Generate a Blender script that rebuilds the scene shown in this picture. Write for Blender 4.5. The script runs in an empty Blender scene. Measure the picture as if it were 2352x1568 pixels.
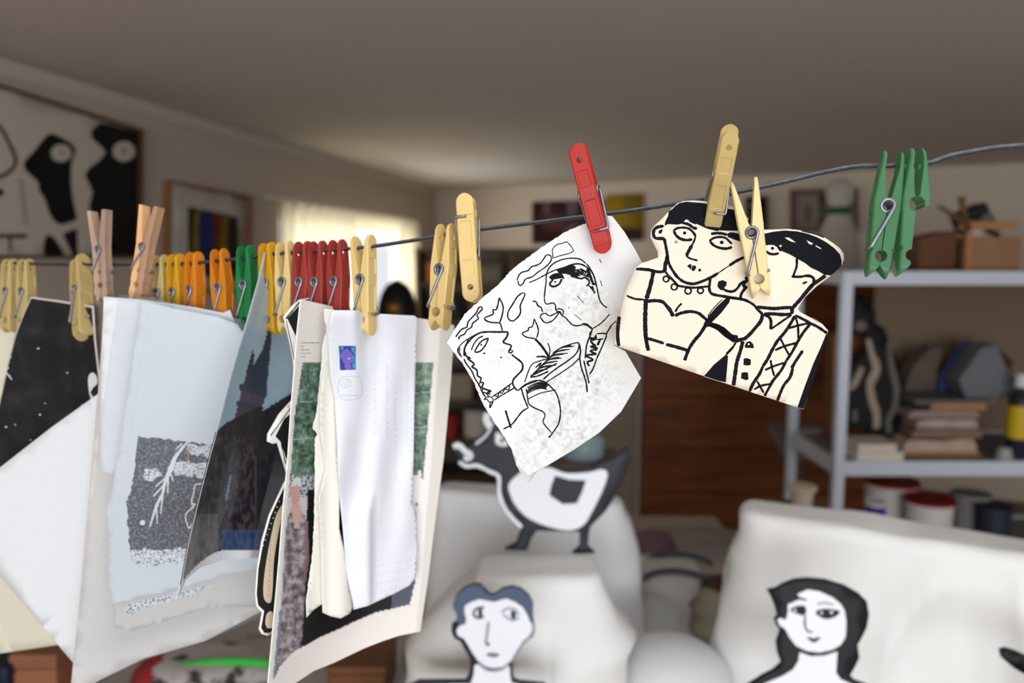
import bpy, bmesh, math, random
from mathutils import Vector, Matrix, noise
from mathutils.geometry import delaunay_2d_cdt
random.seed(7)
COL = bpy.context.scene.collection
D2R = math.radians

# ------------------------------------------------------------------ camera
F = 2352 * 28.0 / 36.0
TILT = D2R(6.4)
CAM = Vector((0, 0, 1.75))
RT = Vector((1, 0, 0)); UP = Vector((0, math.sin(TILT), math.cos(TILT))); FW = Vector((0, math.cos(TILT), -math.sin(TILT)))
cd = bpy.data.cameras.new('camera'); cam = bpy.data.objects.new('camera', cd); COL.objects.link(cam)
cam.location = CAM; cam.rotation_euler = (math.pi / 2 - TILT, 0, 0)
cd.lens = 28; cd.sensor_width = 36; cd.clip_start = 0.02
cd.dof.use_dof = True; cd.dof.focus_distance = 0.515; cd.dof.aperture_fstop = 5.0
bpy.context.scene.camera = cam

def ray(x, y): return (x - 1176) / F * RT + (784 - y) / F * UP + FW
def P(x, y, z): return CAM + z * ray(x, y)
def zline(x): return 1.0 / (1.37 + (x - 190) * .000406)
def onplane(p0, n):
    n = Vector(n)
    def zf(x, y): return n.dot(p0 - CAM) / n.dot(ray(x, y))
    return zf
def plane(x0, y0, z0, yaw=0, pitch=0):
    a, b = D2R(yaw), D2R(pitch)
    return onplane(P(x0, y0, z0), (math.sin(a) * math.cos(b), -math.cos(a) * math.cos(b), math.sin(b)))
def bumped(zf, f): return lambda x, y: zf(x, y) + f(x, y)

# ------------------------------------------------------------------ materials
def lin(c):
    return tuple(((v / 255) / 12.92 if v / 255 <= .04045 else ((v / 255 + .055) / 1.055) ** 2.4) for v in c)
MATS = {}
def newmat(name):
    m = bpy.data.materials.new(name); m.use_nodes = True
    nt = m.node_tree; nt.nodes.clear()
    out = nt.nodes.new('ShaderNodeOutputMaterial'); return m, nt, out
def mat(name, rgb, rough=.6, metal=0, transl=0, transp=0, noise_amt=0, nscale=20, bump=0, bscale=200, attr=None, rgb2=None, stretch=None, thr=None, coat=0, spec=.3, emit=None, estr=0):
    if name in MATS: return MATS[name]
    m, nt, out = newmat(name)
    N = nt.nodes.new; L = nt.links.new
    p = N('ShaderNodeBsdfPrincipled'); p.inputs['Roughness'].default_value = rough; p.inputs['Metallic'].default_value = metal
    p.inputs['Coat Weight'].default_value = coat; p.inputs['Specular IOR Level'].default_value = spec
    c = lin(rgb) + (1,)
    p.inputs['Base Color'].default_value = c
    colsock = None
    tc = None
    def coords(sc):
        t = N('ShaderNodeTexCoord'); mp = N('ShaderNodeMapping'); L(t.outputs['Object'], mp.inputs['Vector'])
        mp.inputs['Scale'].default_value = sc if sc else (1, 1, 1); return mp.outputs['Vector']
    if attr:
        a = N('ShaderNodeVertexColor'); a.layer_name = attr; colsock = a.outputs['Color']
    elif noise_amt or rgb2:
        n = N('ShaderNodeTexNoise'); n.inputs['Scale'].default_value = nscale; n.inputs['Detail'].default_value = 5
        L(coords(stretch), n.inputs['Vector'])
        r = N('ShaderNodeValToRGB')
        if thr:
            r.color_ramp.elements[0].position = thr[0]; r.color_ramp.elements[1].position = thr[1]
        else:
            r.color_ramp.elements[0].position = .3; r.color_ramp.elements[1].position = .7
        c2 = lin(rgb2) + (1,) if rgb2 else tuple(min(1, v * (1 - noise_amt)) for v in c[:3]) + (1,)
        r.color_ramp.elements[0].color = c; r.color_ramp.elements[1].color = c2
        L(n.outputs['Fac'], r.inputs['Fac']); colsock = r.outputs['Color']
    if colsock: L(colsock, p.inputs['Base Color'])
    if bump:
        n = N('ShaderNodeTexNoise'); n.inputs['Scale'].default_value = bscale; n.inputs['Detail'].default_value = 3
        L(coords(None), n.inputs['Vector'])
        b = N('ShaderNodeBump'); b.inputs['Strength'].default_value = bump; b.inputs['Distance'].default_value = .001
        L(n.outputs['Fac'], b.inputs['Height']); L(b.outputs['Normal'], p.inputs['Normal'])
    s = p.outputs['BSDF']
    if transl:
        t = N('ShaderNodeBsdfTranslucent'); t.inputs['Color'].default_value = c
        if colsock: L(colsock, t.inputs['Color'])
        mx = N('ShaderNodeMixShader'); mx.inputs['Fac'].default_value = transl; L(s, mx.inputs[1]); L(t.outputs['BSDF'], mx.inputs[2]); s = mx.outputs['Shader']
    if transp:
        t = N('ShaderNodeBsdfTransparent')
        t.inputs['Color'].default_value = tuple(.55 + .45 * v for v in c[:3]) + (1,)
        mx = N('ShaderNodeMixShader'); mx.inputs['Fac'].default_value = transp; L(s, mx.inputs[1]); L(t.outputs['BSDF'], mx.inputs[2]); s = mx.outputs['Shader']
    if emit:
        p.inputs['Emission Color'].default_value = lin(emit) + (1,); p.inputs['Emission Strength'].default_value = estr
    L(s, out.inputs['Surface'])
    MATS[name] = m; return m

# ------------------------------------------------------------------ object helpers
def tag(o, label=None, cat=None, group=None, kind=None):
    if label: o['label'] = label
    if cat: o['category'] = cat
    if group: o['group'] = group
    if kind: o['kind'] = kind
    return o
def empty(name, loc, label, cat, group=None):
    o = bpy.data.objects.new(name, None); COL.objects.link(o); o.location = loc; o.empty_display_size = .02
    return tag(o, label, cat, group)
def link(name, verts, faces, mats, parent=None, smooth=False, midx=None, origin=True, colors=None):
    me = bpy.data.meshes.new(name)
    c = Vector((0, 0, 0))
    if origin and len(verts):
        lo = [min(v[i] for v in verts) for i in range(3)]; hi = [max(v[i] for v in verts) for i in range(3)]
        c = Vector(((lo[0] + hi[0]) / 2, (lo[1] + hi[1]) / 2, lo[2]))
    me.from_pydata([Vector(v) - c for v in verts], [], faces)
    if not isinstance(mats, (list, tuple)): mats = [mats]
    for m in mats: me.materials.append(m)
    if midx: me.polygons.foreach_set('material_index', midx)
    if smooth: me.polygons.foreach_set('use_smooth', [True] * len(me.polygons))
    if colors:
        a = me.color_attributes.new('Col', 'FLOAT_COLOR', 'POINT')
        a.data.foreach_set('color', [k for cc in colors for k in cc])
    me.update()
    o = bpy.data.objects.new(name, me); COL.objects.link(o); o.location = c
    if parent:
        o.parent = parent; o.matrix_parent_inverse = Matrix.Translation(-parent.location)
    return o
def inside(pt, poly):
    x, y = pt; r = False; j = len(poly) - 1
    for i in range(len(poly)):
        xi, yi = poly[i]; xj, yj = poly[j]
        if (yi > y) != (yj > y) and x < (xj - xi) * (y - yi) / (yj - yi) + xi: r = not r
        j = i
    return r
def densify(poly, step, closed=True):
    out = []; n = len(poly)
    for i in range(n if closed else n - 1):
        a = poly[i]; b = poly[(i + 1) % n]; d = math.dist(a[:2], b[:2]); k = max(1, int(math.ceil(d / step)))
        for s in range(k): out.append(tuple(a[q] + (b[q] - a[q]) * s / k for q in range(len(a))))
    if not closed: out.append(tuple(poly[-1]))
    return out
def smoothpts(pts, step=4, closed=False):
    n = len(pts)
    if n < 3: return densify(pts, step, closed)
    out = []
    for i in range(n if closed else n - 1):
        g = (lambda k: pts[k % n]) if closed else (lambda k: pts[max(0, min(n - 1, k))])
        p0, p1, p2, p3 = g(i - 1), g(i), g(i + 1), g(i + 2)
        k = max(1, int(math.dist(p1[:2], p2[:2]) / step))
        for s in range(k):
            t = s / k
            out.append(tuple(.5 * (2 * p1[q] + (p2[q] - p0[q]) * t + (2 * p0[q] - 5 * p1[q] + 4 * p2[q] - p3[q]) * t * t + (3 * p1[q] - p0[q] - 3 * p2[q] + p3[q]) * t ** 3) for q in range(len(p1))))
    if not closed: out.append(tuple(pts[-1]))
    return out
def tri_fill(poly, step):
    pts = densify(poly, step)
    xs = [p[0] for p in pts]; ys = [p[1] for p in pts]; n = len(pts)
    edges = [(i, (i + 1) % n) for i in range(n)]
    extra = []
    y = min(ys) + step * .5; row = 0
    while y < max(ys):
        x = min(xs) + step * (.5 if row % 2 else .25)
        while x < max(xs):
            if inside((x, y), pts): extra.append((x, y))
            x += step
        y += step * .87; row += 1
    V = [Vector(p) for p in pts + extra]
    r = delaunay_2d_cdt(V, edges, [], 1, 1e-4)
    return [tuple(v) for v in r[0]], [tuple(f) for f in r[2]]
def lift(pts, zf, off=0.0):
    out = []
    for x, y in pts:
        z = zf(x, y); p = P(x, y, z)
        if off:
            n = (P(x + 1, y, zf(x + 1, y)) - p).cross(P(x, y + 1, zf(x, y + 1)) - p).normalized()
            if n.dot(p - CAM) > 0: n = -n
            p = p + n * off
        out.append(p)
    return out
def facefix(vs, fs):
    r = []
    for f in fs:
        a, b, c = vs[f[0]], vs[f[1]], vs[f[2]]
        if (b - a).cross(c - a).dot(a - CAM) > 0: f = tuple(reversed(f))
        r.append(f)
    return r
def ribbon(pts, w, smooth=True, jitter=.15, closed=False):
    pts = [(p[0], p[1], p[2] if len(p) > 2 else w) for p in pts]
    q = smoothpts(pts, 3.0, closed) if smooth else densify(pts, 3.0, closed)
    if closed: q = q + [q[0]]
    n = len(q); L, R = [], []
    for i in range(n):
        a = q[max(0, i - 1)]; b = q[min(n - 1, i + 1)]
        if closed and (i == 0 or i == n - 1): a = q[n - 2]; b = q[1]
        dx, dy = b[0] - a[0], b[1] - a[1]; d = math.hypot(dx, dy) or 1
        hw = q[i][2] / 2 * (1 + jitter * (random.random() - .5) * 2)
        if not closed and (i == 0 or i == n - 1): hw *= .6
        L.append((q[i][0] - dy / d * hw, q[i][1] + dx / d * hw)); R.append((q[i][0] + dy / d * hw, q[i][1] - dx / d * hw))
    return L + R, [(i, i + 1, n + i + 1, n + i) for i in range(n - 1)]
# inks: ('P', pts, matidx, layer) polygon | ('S', pts, width, matidx, layer) stroke | ('C', closed smooth stroke) | ('Q', smooth polygon) | 'L' straight stroke
def sheet(name, outline, zf, mats, step=30, th=.0004, inks=(), parent=None, colfn=None, layer=.00006, smooth_outline=False, sidemat=0, smooth=True):
    if smooth_outline: outline = smoothpts(outline, 12, True)
    pts, tris = tri_fill(outline, step)
    fr = lift(pts, zf); bk = lift(pts, zf, -th); n = len(pts)
    tris = facefix(fr, tris)
    V = fr + bk; Fc = list(tris); MI = [0] * len(tris)
    Fc += [tuple(n + k for k in reversed(f)) for f in tris]; MI += [0] * len(tris)
    cnt = {}
    for f in tris:
        for a, b in zip(f, f[1:] + f[:1]):
            cnt[(a, b)] = 1
    for (a, b) in cnt:
        if (b, a) not in cnt: Fc.append((b, a, n + a, n + b)); MI.append(sidemat)
    cols = None
    if colfn:
        cols = [tuple(lin(colfn(x, y))) + (1,) for x, y in pts]; cols = cols + cols
    for k in inks:
        if k[0] in 'PQ':
            pl = smoothpts(k[1], 6, True) if k[0] == 'Q' else k[1]
            p2, f2 = tri_fill(pl, max(step, 8)); mi, ly = k[2], k[3] if len(k) > 3 else 1
        else:
            p2, f2 = ribbon(k[1], k[2], k[0] != 'L', closed=(k[0] == 'C')); mi, ly = k[3], k[4] if len(k) > 4 else 1
        v2 = lift(p2, zf, layer * ly); f2 = facefix(v2, f2); b = len(V)
        V += v2; Fc += [tuple(b + i for i in f) for f in f2]; MI += [mi] * len(f2)
        if cols: cols += [(1, 1, 1, 1)] * len(v2)
    o = link(name, V, Fc, mats, parent, smooth=False, midx=MI, colors=cols)
    if smooth:
        fl = [i < 2 * len(tris) for i in range(len(Fc))]
        o.data.polygons.foreach_set('use_smooth', fl)
    return o
def circ(cx, cy, rx, ry=None, n=20, a=0):
    ry = ry or rx
    return [(cx + rx * math.cos(t) * math.cos(a) - ry * math.sin(t) * math.sin(a), cy + rx * math.cos(t) * math.sin(a) + ry * math.sin(t) * math.cos(a)) for t in [2 * math.pi * i / n for i in range(n)]]
def tf(ox, oy, s):
    def g(*pts): return [((p[0] / s + ox), (p[1] / s + oy)) + ((p[2] / s,) if len(p) > 2 else ()) for p in pts]
    return g
def tube_geo(path, r, sides=8, closed=False):
    n = len(path); V = []; Fc = []
    t = (path[1] - path[0]).normalized()
    u = t.orthogonal().normalized()
    for i, p in enumerate(path):
        a = path[max(0, i - 1)]; b = path[min(n - 1, i + 1)]
        t2 = (b - a).normalized()
        u = (u - t2 * u.dot(t2)).normalized(); w = t2.cross(u)
        rr = r[i] if isinstance(r, (list, tuple)) else r
        for k in range(sides):
            an = 2 * math.pi * k / sides; V.append(p + (u * math.cos(an) + w * math.sin(an)) * rr)
    for i in range(n - 1):
        for k in range(sides):
            k2 = (k + 1) % sides
            Fc.append((i * sides + k, i * sides + k2, (i + 1) * sides + k2, (i + 1) * sides + k))
    Fc.append(tuple(reversed(range(sides)))); Fc.append(tuple((n - 1) * sides + k for k in range(sides)))
    return V, Fc
def box_geo(x0, x1, y0, y1, z0, z1, bev=0.0):
    bm = bmesh.new(); bmesh.ops.create_cube(bm, size=1)
    for v in bm.verts:
        v.co = Vector(((x0 + x1) / 2 + v.co.x * (x1 - x0), (y0 + y1) / 2 + v.co.y * (y1 - y0), (z0 + z1) / 2 + v.co.z * (z1 - z0)))
    if bev: bmesh.ops.bevel(bm, geom=bm.edges[:], offset=bev, segments=2, profile=.5, affect='EDGES')
    V = [v.co.copy() for v in bm.verts]; Fc = [tuple(v.index for v in f.verts) for f in bm.faces]
    bm.verts.index_update(); Fc = [tuple(v.index for v in f.verts) for f in bm.faces]; bm.free()
    return V, Fc
def box(name, x0, x1, y0, y1, z0, z1, m, parent=None, bev=0.0, rotz=0, piv=None):
    V, Fc = box_geo(min(x0, x1), max(x0, x1), min(y0, y1), max(y0, y1), min(z0, z1), max(z0, z1), bev)
    if rotz:
        pv = piv or Vector(((x0 + x1) / 2, (y0 + y1) / 2, 0)); R = Matrix.Rotation(D2R(rotz), 3, 'Z'); V = [R @ (v - pv) + pv for v in V]
    return link(name, V, Fc, m, parent)
def pbox(name, px0, py0, px1, py1, z, depth, m, parent=None, bev=.003, rotz=0):
    a = P(px0, py1, z); b = P(px1, py0, z); y = P((px0 + px1) / 2, (py0 + py1) / 2, z).y
    return box(name, a.x, b.x, y, y + depth, a.z, b.z, m, parent, bev, rotz)
def merge(parts):
    V, Fc = [], []
    for v, f in parts:
        b = len(V); V += v; Fc += [tuple(b + i for i in q) for q in f]
    return V, Fc
def lathe_geo(c, prof, n=32):
    V = []; Fc = []
    for r, z in prof:
        for k in range(n):
            a = 2 * math.pi * k / n; V.append(Vector((c[0] + r * math.cos(a), c[1] + r * math.sin(a), c[2] + z)))
    for i in range(len(prof) - 1):
        for k in range(n):
            k2 = (k + 1) % n; Fc.append((i * n + k, i * n + k2, (i + 1) * n + k2, (i + 1) * n + k))
    Fc.append(tuple(reversed(range(n)))); Fc.append(tuple((len(prof) - 1) * n + k for k in range(n)))
    return V, Fc

# ------------------------------------------------------------------ room shell
CEIL = 2.35
def hitz(x, y, zz):
    d = ray(x, y); return CAM + d * ((zz - CAM.z) / d.z)
L0 = hitz(0, 140, CEIL); L1 = hitz(1000, 437, CEIL); R1 = hitz(2352, 375, CEIL)
dl = (L1 - L0).normalized(); db = (R1 - L1).normalized()
YB = -3.0
Lb = L0 + dl * ((YB - L0.y) / dl.y)
XR = 3.9
Rb = L1 + db * ((XR - L1.x) / db.x)
nl = Vector((dl.y, -dl.x, 0)); nb = Vector((db.y, -db.x, 0))      # into the room
M_wall = mat('wall_paint', (196, 184, 172), .9, bump=.15, bscale=60)
M_wallb = mat('back_wall_paint', (214, 200, 184), .9, bump=.15, bscale=60)
M_ceil = mat('ceiling_paint', (228, 217, 208), .95, noise_amt=.05, nscale=1.2)
M_floor = mat('floor_boards', (120, 100, 84), .6, noise_amt=.3, nscale=4, stretch=(1, 8, 1))
def slab(name, a, b, z0, z1, n, th, m):
    V = []
    for p in (a, b, b - n * th, a - n * th):
        V += [Vector((p.x, p.y, z0)), Vector((p.x, p.y, z1))]
    Fc = [(0, 2, 3, 1), (2, 4, 5, 3), (4, 6, 7, 5), (6, 0, 1, 7), (1, 3, 5, 7), (0, 6, 4, 2)]
    return V, Fc
def struct(name, g, m):
    o = link(name, g[0], g[1], m); o['kind'] = 'structure'; return o
ext = .3
# left wall with window opening
zl_pl = onplane(L0, nl)
def lw(x, y): return P(x, y, zl_pl(x, y))
wA = lw(640, 480); wB = lw(945, 520); WT = wA.z; WB = 1.02
wA2 = Vector((wA.x, wA.y, 0)); wB2 = Vector((wB.x, wB.y, 0))
struct('wall_left', merge([slab('', Lb, wA2, 0, CEIL, nl, .2, 0), slab('', wB2, L1 + dl * .2, 0, CEIL, nl, .2, 0),
                           slab('', wA2, wB2, 0, WB, nl, .2, 0), slab('', wA2, wB2, WT, CEIL, nl, .2, 0)]), M_wall)
struct('wall_back', slab('', L1 - db * .2, Rb + db * .3, 0, CEIL, nb, .2, 0), M_wallb)
nr = Vector((-1, 0, 0))
struct('wall_right', slab('', Vector((XR, YB - .2, 0)), Rb + Vector((0, .3, 0)), 0, CEIL, nr, .2, 0), M_wall)
# front wall (behind the camera) with a wide window
FX0, FX1, FZ0, FZ1 = -1.6, 2.6, .75, 2.2
nf = Vector((0, 1, 0))
fw = []
for a, b, z0, z1 in ((Lb.x - .2, FX0, 0, CEIL), (FX1, XR + .2, 0, CEIL), (FX0, FX1, 0, FZ0), (FX0, FX1, FZ1, CEIL)):
    fw.append(slab('', Vector((a, YB, 0)), Vector((b, YB, 0)), z0, z1, nf, .2, 0))
struct('wall_front', merge(fw), M_wall)
SX0, SX1, SY0, SY1 = -.35, 1.45, -.75, .75      # roof light above and behind the camera
struct('ceiling', merge([box_geo(Lb.x - .3, SX0, YB - .3, 9.2, CEIL, CEIL + .1), box_geo(SX1, XR + .3, YB - .3, 9.2, CEIL, CEIL + .1),
                         box_geo(SX0, SX1, YB - .3, SY0, CEIL, CEIL + .1), box_geo(SX0, SX1, SY1, 9.2, CEIL, CEIL + .1)]), M_ceil)
struct('floor', box_geo(Lb.x - .3, XR + .3, YB - .3, 9.2, -.1, 0), M_floor)
# cornice along the left wall and back wall
M_trim = mat('trim_paint', (206, 196, 186), .7)
def cornice(name, a, b, n):
    V = []
    prof = [(0, 0), (.035, 0), (.012, -.045), (0, -.05)]
    for p in (a, b):
        for d, z in prof: V.append(Vector((p.x, p.y, CEIL + z)) + n * d)
    Fc = [(0, 4, 5, 1), (1, 5, 6, 2), (2, 6, 7, 3), (3, 7, 4, 0), (0, 1, 2, 3), (7, 6, 5, 4)]
    o = link(name, V, Fc, M_trim); o['kind'] = 'structure'
cornice('trim_1', Lb, L1, nl)
# front window frame
M_white = mat('white_paint', (225, 224, 220), .5)
fr = [box_geo(FX0, FX1, YB - .12, YB - .06, FZ0, FZ0 + .05), box_geo(FX0, FX1, YB - .12, YB - .06, FZ1 - .05, FZ1)]
for x in (FX0, -.2, 1.2, FX1 - .05): fr.append(box_geo(x, x + .05, YB - .12, YB - .06, FZ0, FZ1))
struct('window_1', merge(fr), M_white)
struct('window_3', merge([box_geo(SX0, SX1, SY0, SY0 + .04, CEIL + .02, CEIL + .09), box_geo(SX0, SX1, SY1 - .04, SY1, CEIL + .02, CEIL + .09), box_geo(SX0, SX0 + .04, SY0 + .041, SY1 - .041, CEIL + .02, CEIL + .09),
                          box_geo(SX1 - .04, SX1, SY0 + .041, SY1 - .041, CEIL + .02, CEIL + .09), box_geo(.53, .57, SY0 + .041, SY1 - .041, CEIL + .03, CEIL + .09)]), M_white)
# left window frame in its opening + curtains
wl = (wB2 - wA2).length
def lwp(s, z, d=0): return wA2 + dl * s + Vector((0, 0, z)) + nl * d
def obox(s0, s1, z0, z1, d0, d1):
    V = [lwp(s, z, d) for s in (s0, s1) for z in (z0, z1) for d in (d0, d1)]
    return V, [(0, 1, 3, 2), (4, 6, 7, 5), (0, 4, 5, 1), (2, 3, 7, 6), (0, 2, 6, 4), (1, 5, 7, 3)]
struct('window_2', merge([obox(0, wl, WB, WB + .05, -.15, -.1), obox(0, wl, WT - .05, WT, -.15, -.1), obox(0, .05, WB, WT, -.15, -.1),
                          obox(wl - .05, wl, WB, WT, -.15, -.1), obox(wl * .5 - .025, wl * .5 + .025, WB, WT, -.15, -.1)]), M_white)
M_sheer = mat('sheer_curtain', (240, 232, 208), .9, transl=.75, transp=.3)
def curtain(name, s0, s1, z0, z1, label, amp=.014, wl_=.17):
    V = []; Fc = []; n = 90
    for j, z in enumerate((z0, (z0 + z1) / 2, z1)):
        for i in range(n + 1):
            s = s0 + (s1 - s0) * i / n
            V.append(lwp(s, z, .05 + amp * math.sin(s * 2 * math.pi / wl_) + .006 * math.sin(s * 37)))
    for j in range(2):
        for i in range(n): a = j * (n + 1) + i; Fc.append((a, a + 1, a + n + 2, a + n + 1))
    o = link(name, V, Fc, M_sheer, smooth=True)
    md = o.modifiers.new('thick', 'SOLIDIFY'); md.thickness = .0012
    return tag(o, label, 'curtain', 'sheer curtains at the left window' if 'sheer' in name else None)
curtain('sheer_curtain', -.1, wl * .40, WB - .15, WT + .04, 'cream sheer curtain on the left half of the bright window')
curtain('sheer_curtain', wl * .80, wl + .1, WB - .15, WT + .04, 'cream sheer curtain on the far right half of the window')
curtain('window_valance', wl * .40, wl * .82, WT - .08, WT + .04, 'short cream valance across the top of the bright window', .012, .08)
V, Fc = tube_geo([lwp(-.25, WT + .05, .05), lwp(wl + .15, WT + .05, .05)], .009, 10)
tag(link('curtain_rod', V, Fc, M_trim, smooth=True), 'thin pale rod above the window holding the sheer curtains', 'curtain rod')

# ------------------------------------------------------------------ art on the left wall
M_black = mat('black_ink', (9, 9, 10), .55)
M_cream = mat('print_paper', (205, 197, 186), .8)
M_brownf = mat('brown_frame_wood', (92, 62, 40), .5, noise_amt=.3, nscale=30, stretch=(1, 1, 6))
M_oak = mat('oak_frame_wood', (150, 104, 66), .5, noise_amt=.25, nscale=30, stretch=(1, 1, 6))
M_grey = mat('grey_ink', (110, 108, 102), .8)
def wallplane(base, n, d): return onplane(base + n * d, n)
g = tf(0, 220, 3.92)
zp = wallplane(L0, nl, .03)
root = empty('framed_print', P(150, 590, zp(150, 590)), 'large brown-framed black and white print of two black profile heads on the left wall', 'framed picture')
canvas = [(-190, 136), (0, 200), (325, 303), (322, 588), (-190, 586)]
inks = [('Q', g((450, 340), (560, 380), (640, 430), (680, 490), (655, 560), (640, 640), (640, 770), (650, 900), (680, 1050), (690, 1110), (620, 1140), (560, 1160), (500, 1140), (440, 1050), (400, 930), (350, 850), (340, 780), (280, 720), (220, 660), (220, 590), (300, 500), (380, 400)), 1, 1),
        ('P', g((830, 300), (900, 245), (1000, 262), (1270, 338), (1262, 700), (1255, 1440), (840, 1440), (835, 1200), (800, 990), (830, 870), (800, 790), (760, 710), (800, 650), (880, 590), (950, 510), (900, 450), (840, 400), (812, 345)), 1, 1),
        ('P', g((560, 1240), (690, 1190), (700, 1440), (655, 1440)), 1, 1), ('Q', g((400, 1290), (440, 1250), (480, 1270), (570, 1440), (400, 1440)), 1, 1),
        ('P', circ(545 / 3.92, 515 / 3.92 + 220, 24, 20), 0, 2), ('P', circ(1110 / 3.92, 500 / 3.92 + 220, 26, 23), 0, 2),
        ('P', circ(548 / 3.92, 515 / 3.92 + 220, 4, 4), 2, 3), ('P', circ(1112 / 3.92, 500 / 3.92 + 220, 7, 7), 2, 3), ('P', circ(1112 / 3.92, 500 / 3.92 + 220, 4, 4), 0, 4),
        ('S', g((-200, 100), (0, 290), (80, 430), (135, 560), (120, 640), (40, 710), (-60, 740)), 8, 1, 1),
        ('L', g((-300, 1262), (240, 1262)), 9, 1, 1), ('L', g((88, 1270), (88, 1400)), 6, 1, 1), ('P', circ(-2, 442, 10, 9), 1, 1)]
for i in range(9): inks.append(('L', g((165 + i * 6, 760 + i * 46), (205 + i * 6, 775 + i * 46)), 5, 2, 1))
sheet('print', canvas, zp, [M_cream, M_black, M_grey], 60, .004, inks, root, layer=.0012)
def frame_geo(cn, n, base, w=7, d0=.0, d1=.045):
    # mitred frame around a pixel quadrilateral lying on a wall
    zc = wallplane(base, n, d1); c = [sum(p[i] for p in cn) / 4 for i in (0, 1)]
    V = []
    for p in cn:
        dx, dy = p[0] - c[0], p[1] - c[1]
        inn = P(p[0], p[1], zc(*p)); o = (p[0] + math.copysign(w, dx), p[1] + math.copysign(w, dy)); ou = P(o[0], o[1], zc(*o))
        V += [inn, ou, ou - n * (d1 - d0), inn - n * (d1 - d0)]
    Fc = []
    for i in range(4):
        j = (i + 1) % 4
        for k in range(4):
            k2 = (k + 1) % 4; Fc.append((i * 4 + k, j * 4 + k, j * 4 + k2, i * 4 + k2))
    return V, Fc
V, Fc = frame_geo([(-190, 136), (325, 303), (322, 588), (-190, 586)], nl, L0, 5)
link('frame', V, Fc, M_brownf, root)

zp2 = wallplane(L0, nl, .015)
root = empty('framed_painting', P(485, 640, zp2(485, 640)), 'small wood-framed abstract painting of yellow, blue and red bands in a pale mount', 'framed picture')
M_mount = mat('pale_mount', (192, 188, 178), .8)
def pcol(nm, c): return mat(nm, c, .7, noise_amt=.5, nscale=14)
cn = [(394, 419), (576, 456), (573, 668), (391, 660)]
mt_ = sheet('mount', cn, zp2, [M_mount], 60, .003, (), root, layer=.002)
bl = [(432, 452, (70, 62, 30)), (446, 462, (150, 128, 30)), (456, 486, (30, 48, 120)), (484, 512, (120, 50, 26)), (508, 528, (132, 110, 30)), (524, 544, (34, 30, 28))]
pk = [('P', [(430, 474), (545, 498), (543, 640), (430, 632)], 1, 1)]
ms = [M_mount, pcol('paint_dark', (60, 52, 40))]
for i, (a, b, c) in enumerate(bl):
    ms.append(pcol('paint_%d' % i, c)); ya = 478 + (a - 430) * .2
    pk.append(('Q', [(a, ya + 10), ((a + b) / 2, ya), (b, ya + 12), (b + 2, ya + 90), (b - 3, 628), (a + 2, 625), (a - 3, ya + 60)], len(ms) - 1, 2 + i % 3))
sheet('painting', [(430, 474), (545, 498), (543, 640), (430, 632)], wallplane(L0, nl, .019), ms, 60, .003, pk, mt_, layer=.0012)
V, Fc = frame_geo(cn, nl, L0, 6, 0, .03); link('frame', V, Fc, M_oak, root)

# ------------------------------------------------------------------ pictures on the back wall
zb = wallplane(L1, nb, .03)
def wallpic(name, cn, mats, inks, label, cat='painting', frame=None, w=4):
    c = ((cn[0][0] + cn[2][0]) / 2, (cn[2][1] + cn[3][1]) / 2)
    root = empty(name, P(c[0], c[1], zb(*c)), label, cat)
    sheet('canvas', cn, zb, mats, 80, .028, inks, root, layer=.002)
    if frame:
        V, Fc = frame_geo(cn, nb, L1, w, 0, .045); link('frame', V, Fc, frame, root)
    return root
wallpic('dark_red_painting', [(1222, 464), (1384, 458), (1384, 556), (1222, 560)],
        [mat('maroon', (62, 26, 26), .6, noise_amt=.4, nscale=9), mat('dusty_violet', (96, 78, 92), .7), mat('rust', (96, 44, 34), .7)],
        [('P', [(1248, 464), (1264, 463), (1262, 490), (1250, 492)], 1), ('P', [(1300, 462), (1330, 461), (1324, 490), (1306, 500)], 1),
         ('Q', [(1262, 496), (1290, 500), (1284, 520), (1258, 515)], 2), ('Q', [(1300, 525), (1330, 518), (1325, 545), (1296, 545)], 1)],
        'dark maroon painting with dusty violet patches on the back wall')
wallpic('yellow_painting', [(1392, 448), (1476, 444), (1476, 552), (1392, 554)],
        [mat('mustard', (170, 136, 22), .6, noise_amt=.25, nscale=8), mat('olive', (110, 104, 40), .7), mat('dark_brown_paint', (48, 28, 22), .7)],
        [('P', [(1436, 448), (1452, 447), (1456, 490), (1438, 492)], 1), ('P', [(1392, 524), (1476, 524), (1476, 552), (1392, 554)], 2)],
        'mustard yellow painting with a dark brown lower band on the back wall')
wallpic('dark_print', [(1712, 452), (1762, 450), (1762, 532), (1712, 534)],
        [mat('dark_print', (40, 36, 34), .6), M_cream], [('S', [(1722, 470), (1740, 480), (1734, 510)], 5, 1)],
        'small dark print on the back wall behind the light peg')
wallpic('striped_print', [(1822, 442), (1964, 438), (1964, 524), (1822, 526)],
        [mat('faded_print', (150, 142, 132), .8), mat('charcoal_ink', (44, 40, 38), .7), mat('soft_grey_ink', (112, 104, 98), .8)],
        [('L', [(1884, 446), (1896, 462)], 14, 1), ('L', [(1880, 466), (1898, 474)], 10, 1), ('L', [(1878, 482), (1902, 488)], 9, 1), ('L', [(1880, 498), (1900, 504)], 9, 1), ('L', [(1880, 511), (1896, 518)], 9, 1),
         ('Q', [(1848, 468), (1866, 476), (1862, 505), (1850, 512)], 2), ('P', [(1944, 446), (1958, 446), (1956, 480), (1948, 476)], 1), ('S', [(1832, 450), (1840, 480), (1836, 515)], 3, 2)],
        'brown-framed grey print with black stripes on the back wall', frame=mat('rust_frame_wood', (112, 66, 42), .5), w=7)

# ------------------------------------------------------------------ background furniture
M_cab = mat('brown_boards', (146, 82, 34), .5, rgb2=(92, 48, 19), nscale=2.2, stretch=(1, 1, 9), bump=.3, bscale=8)
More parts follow.
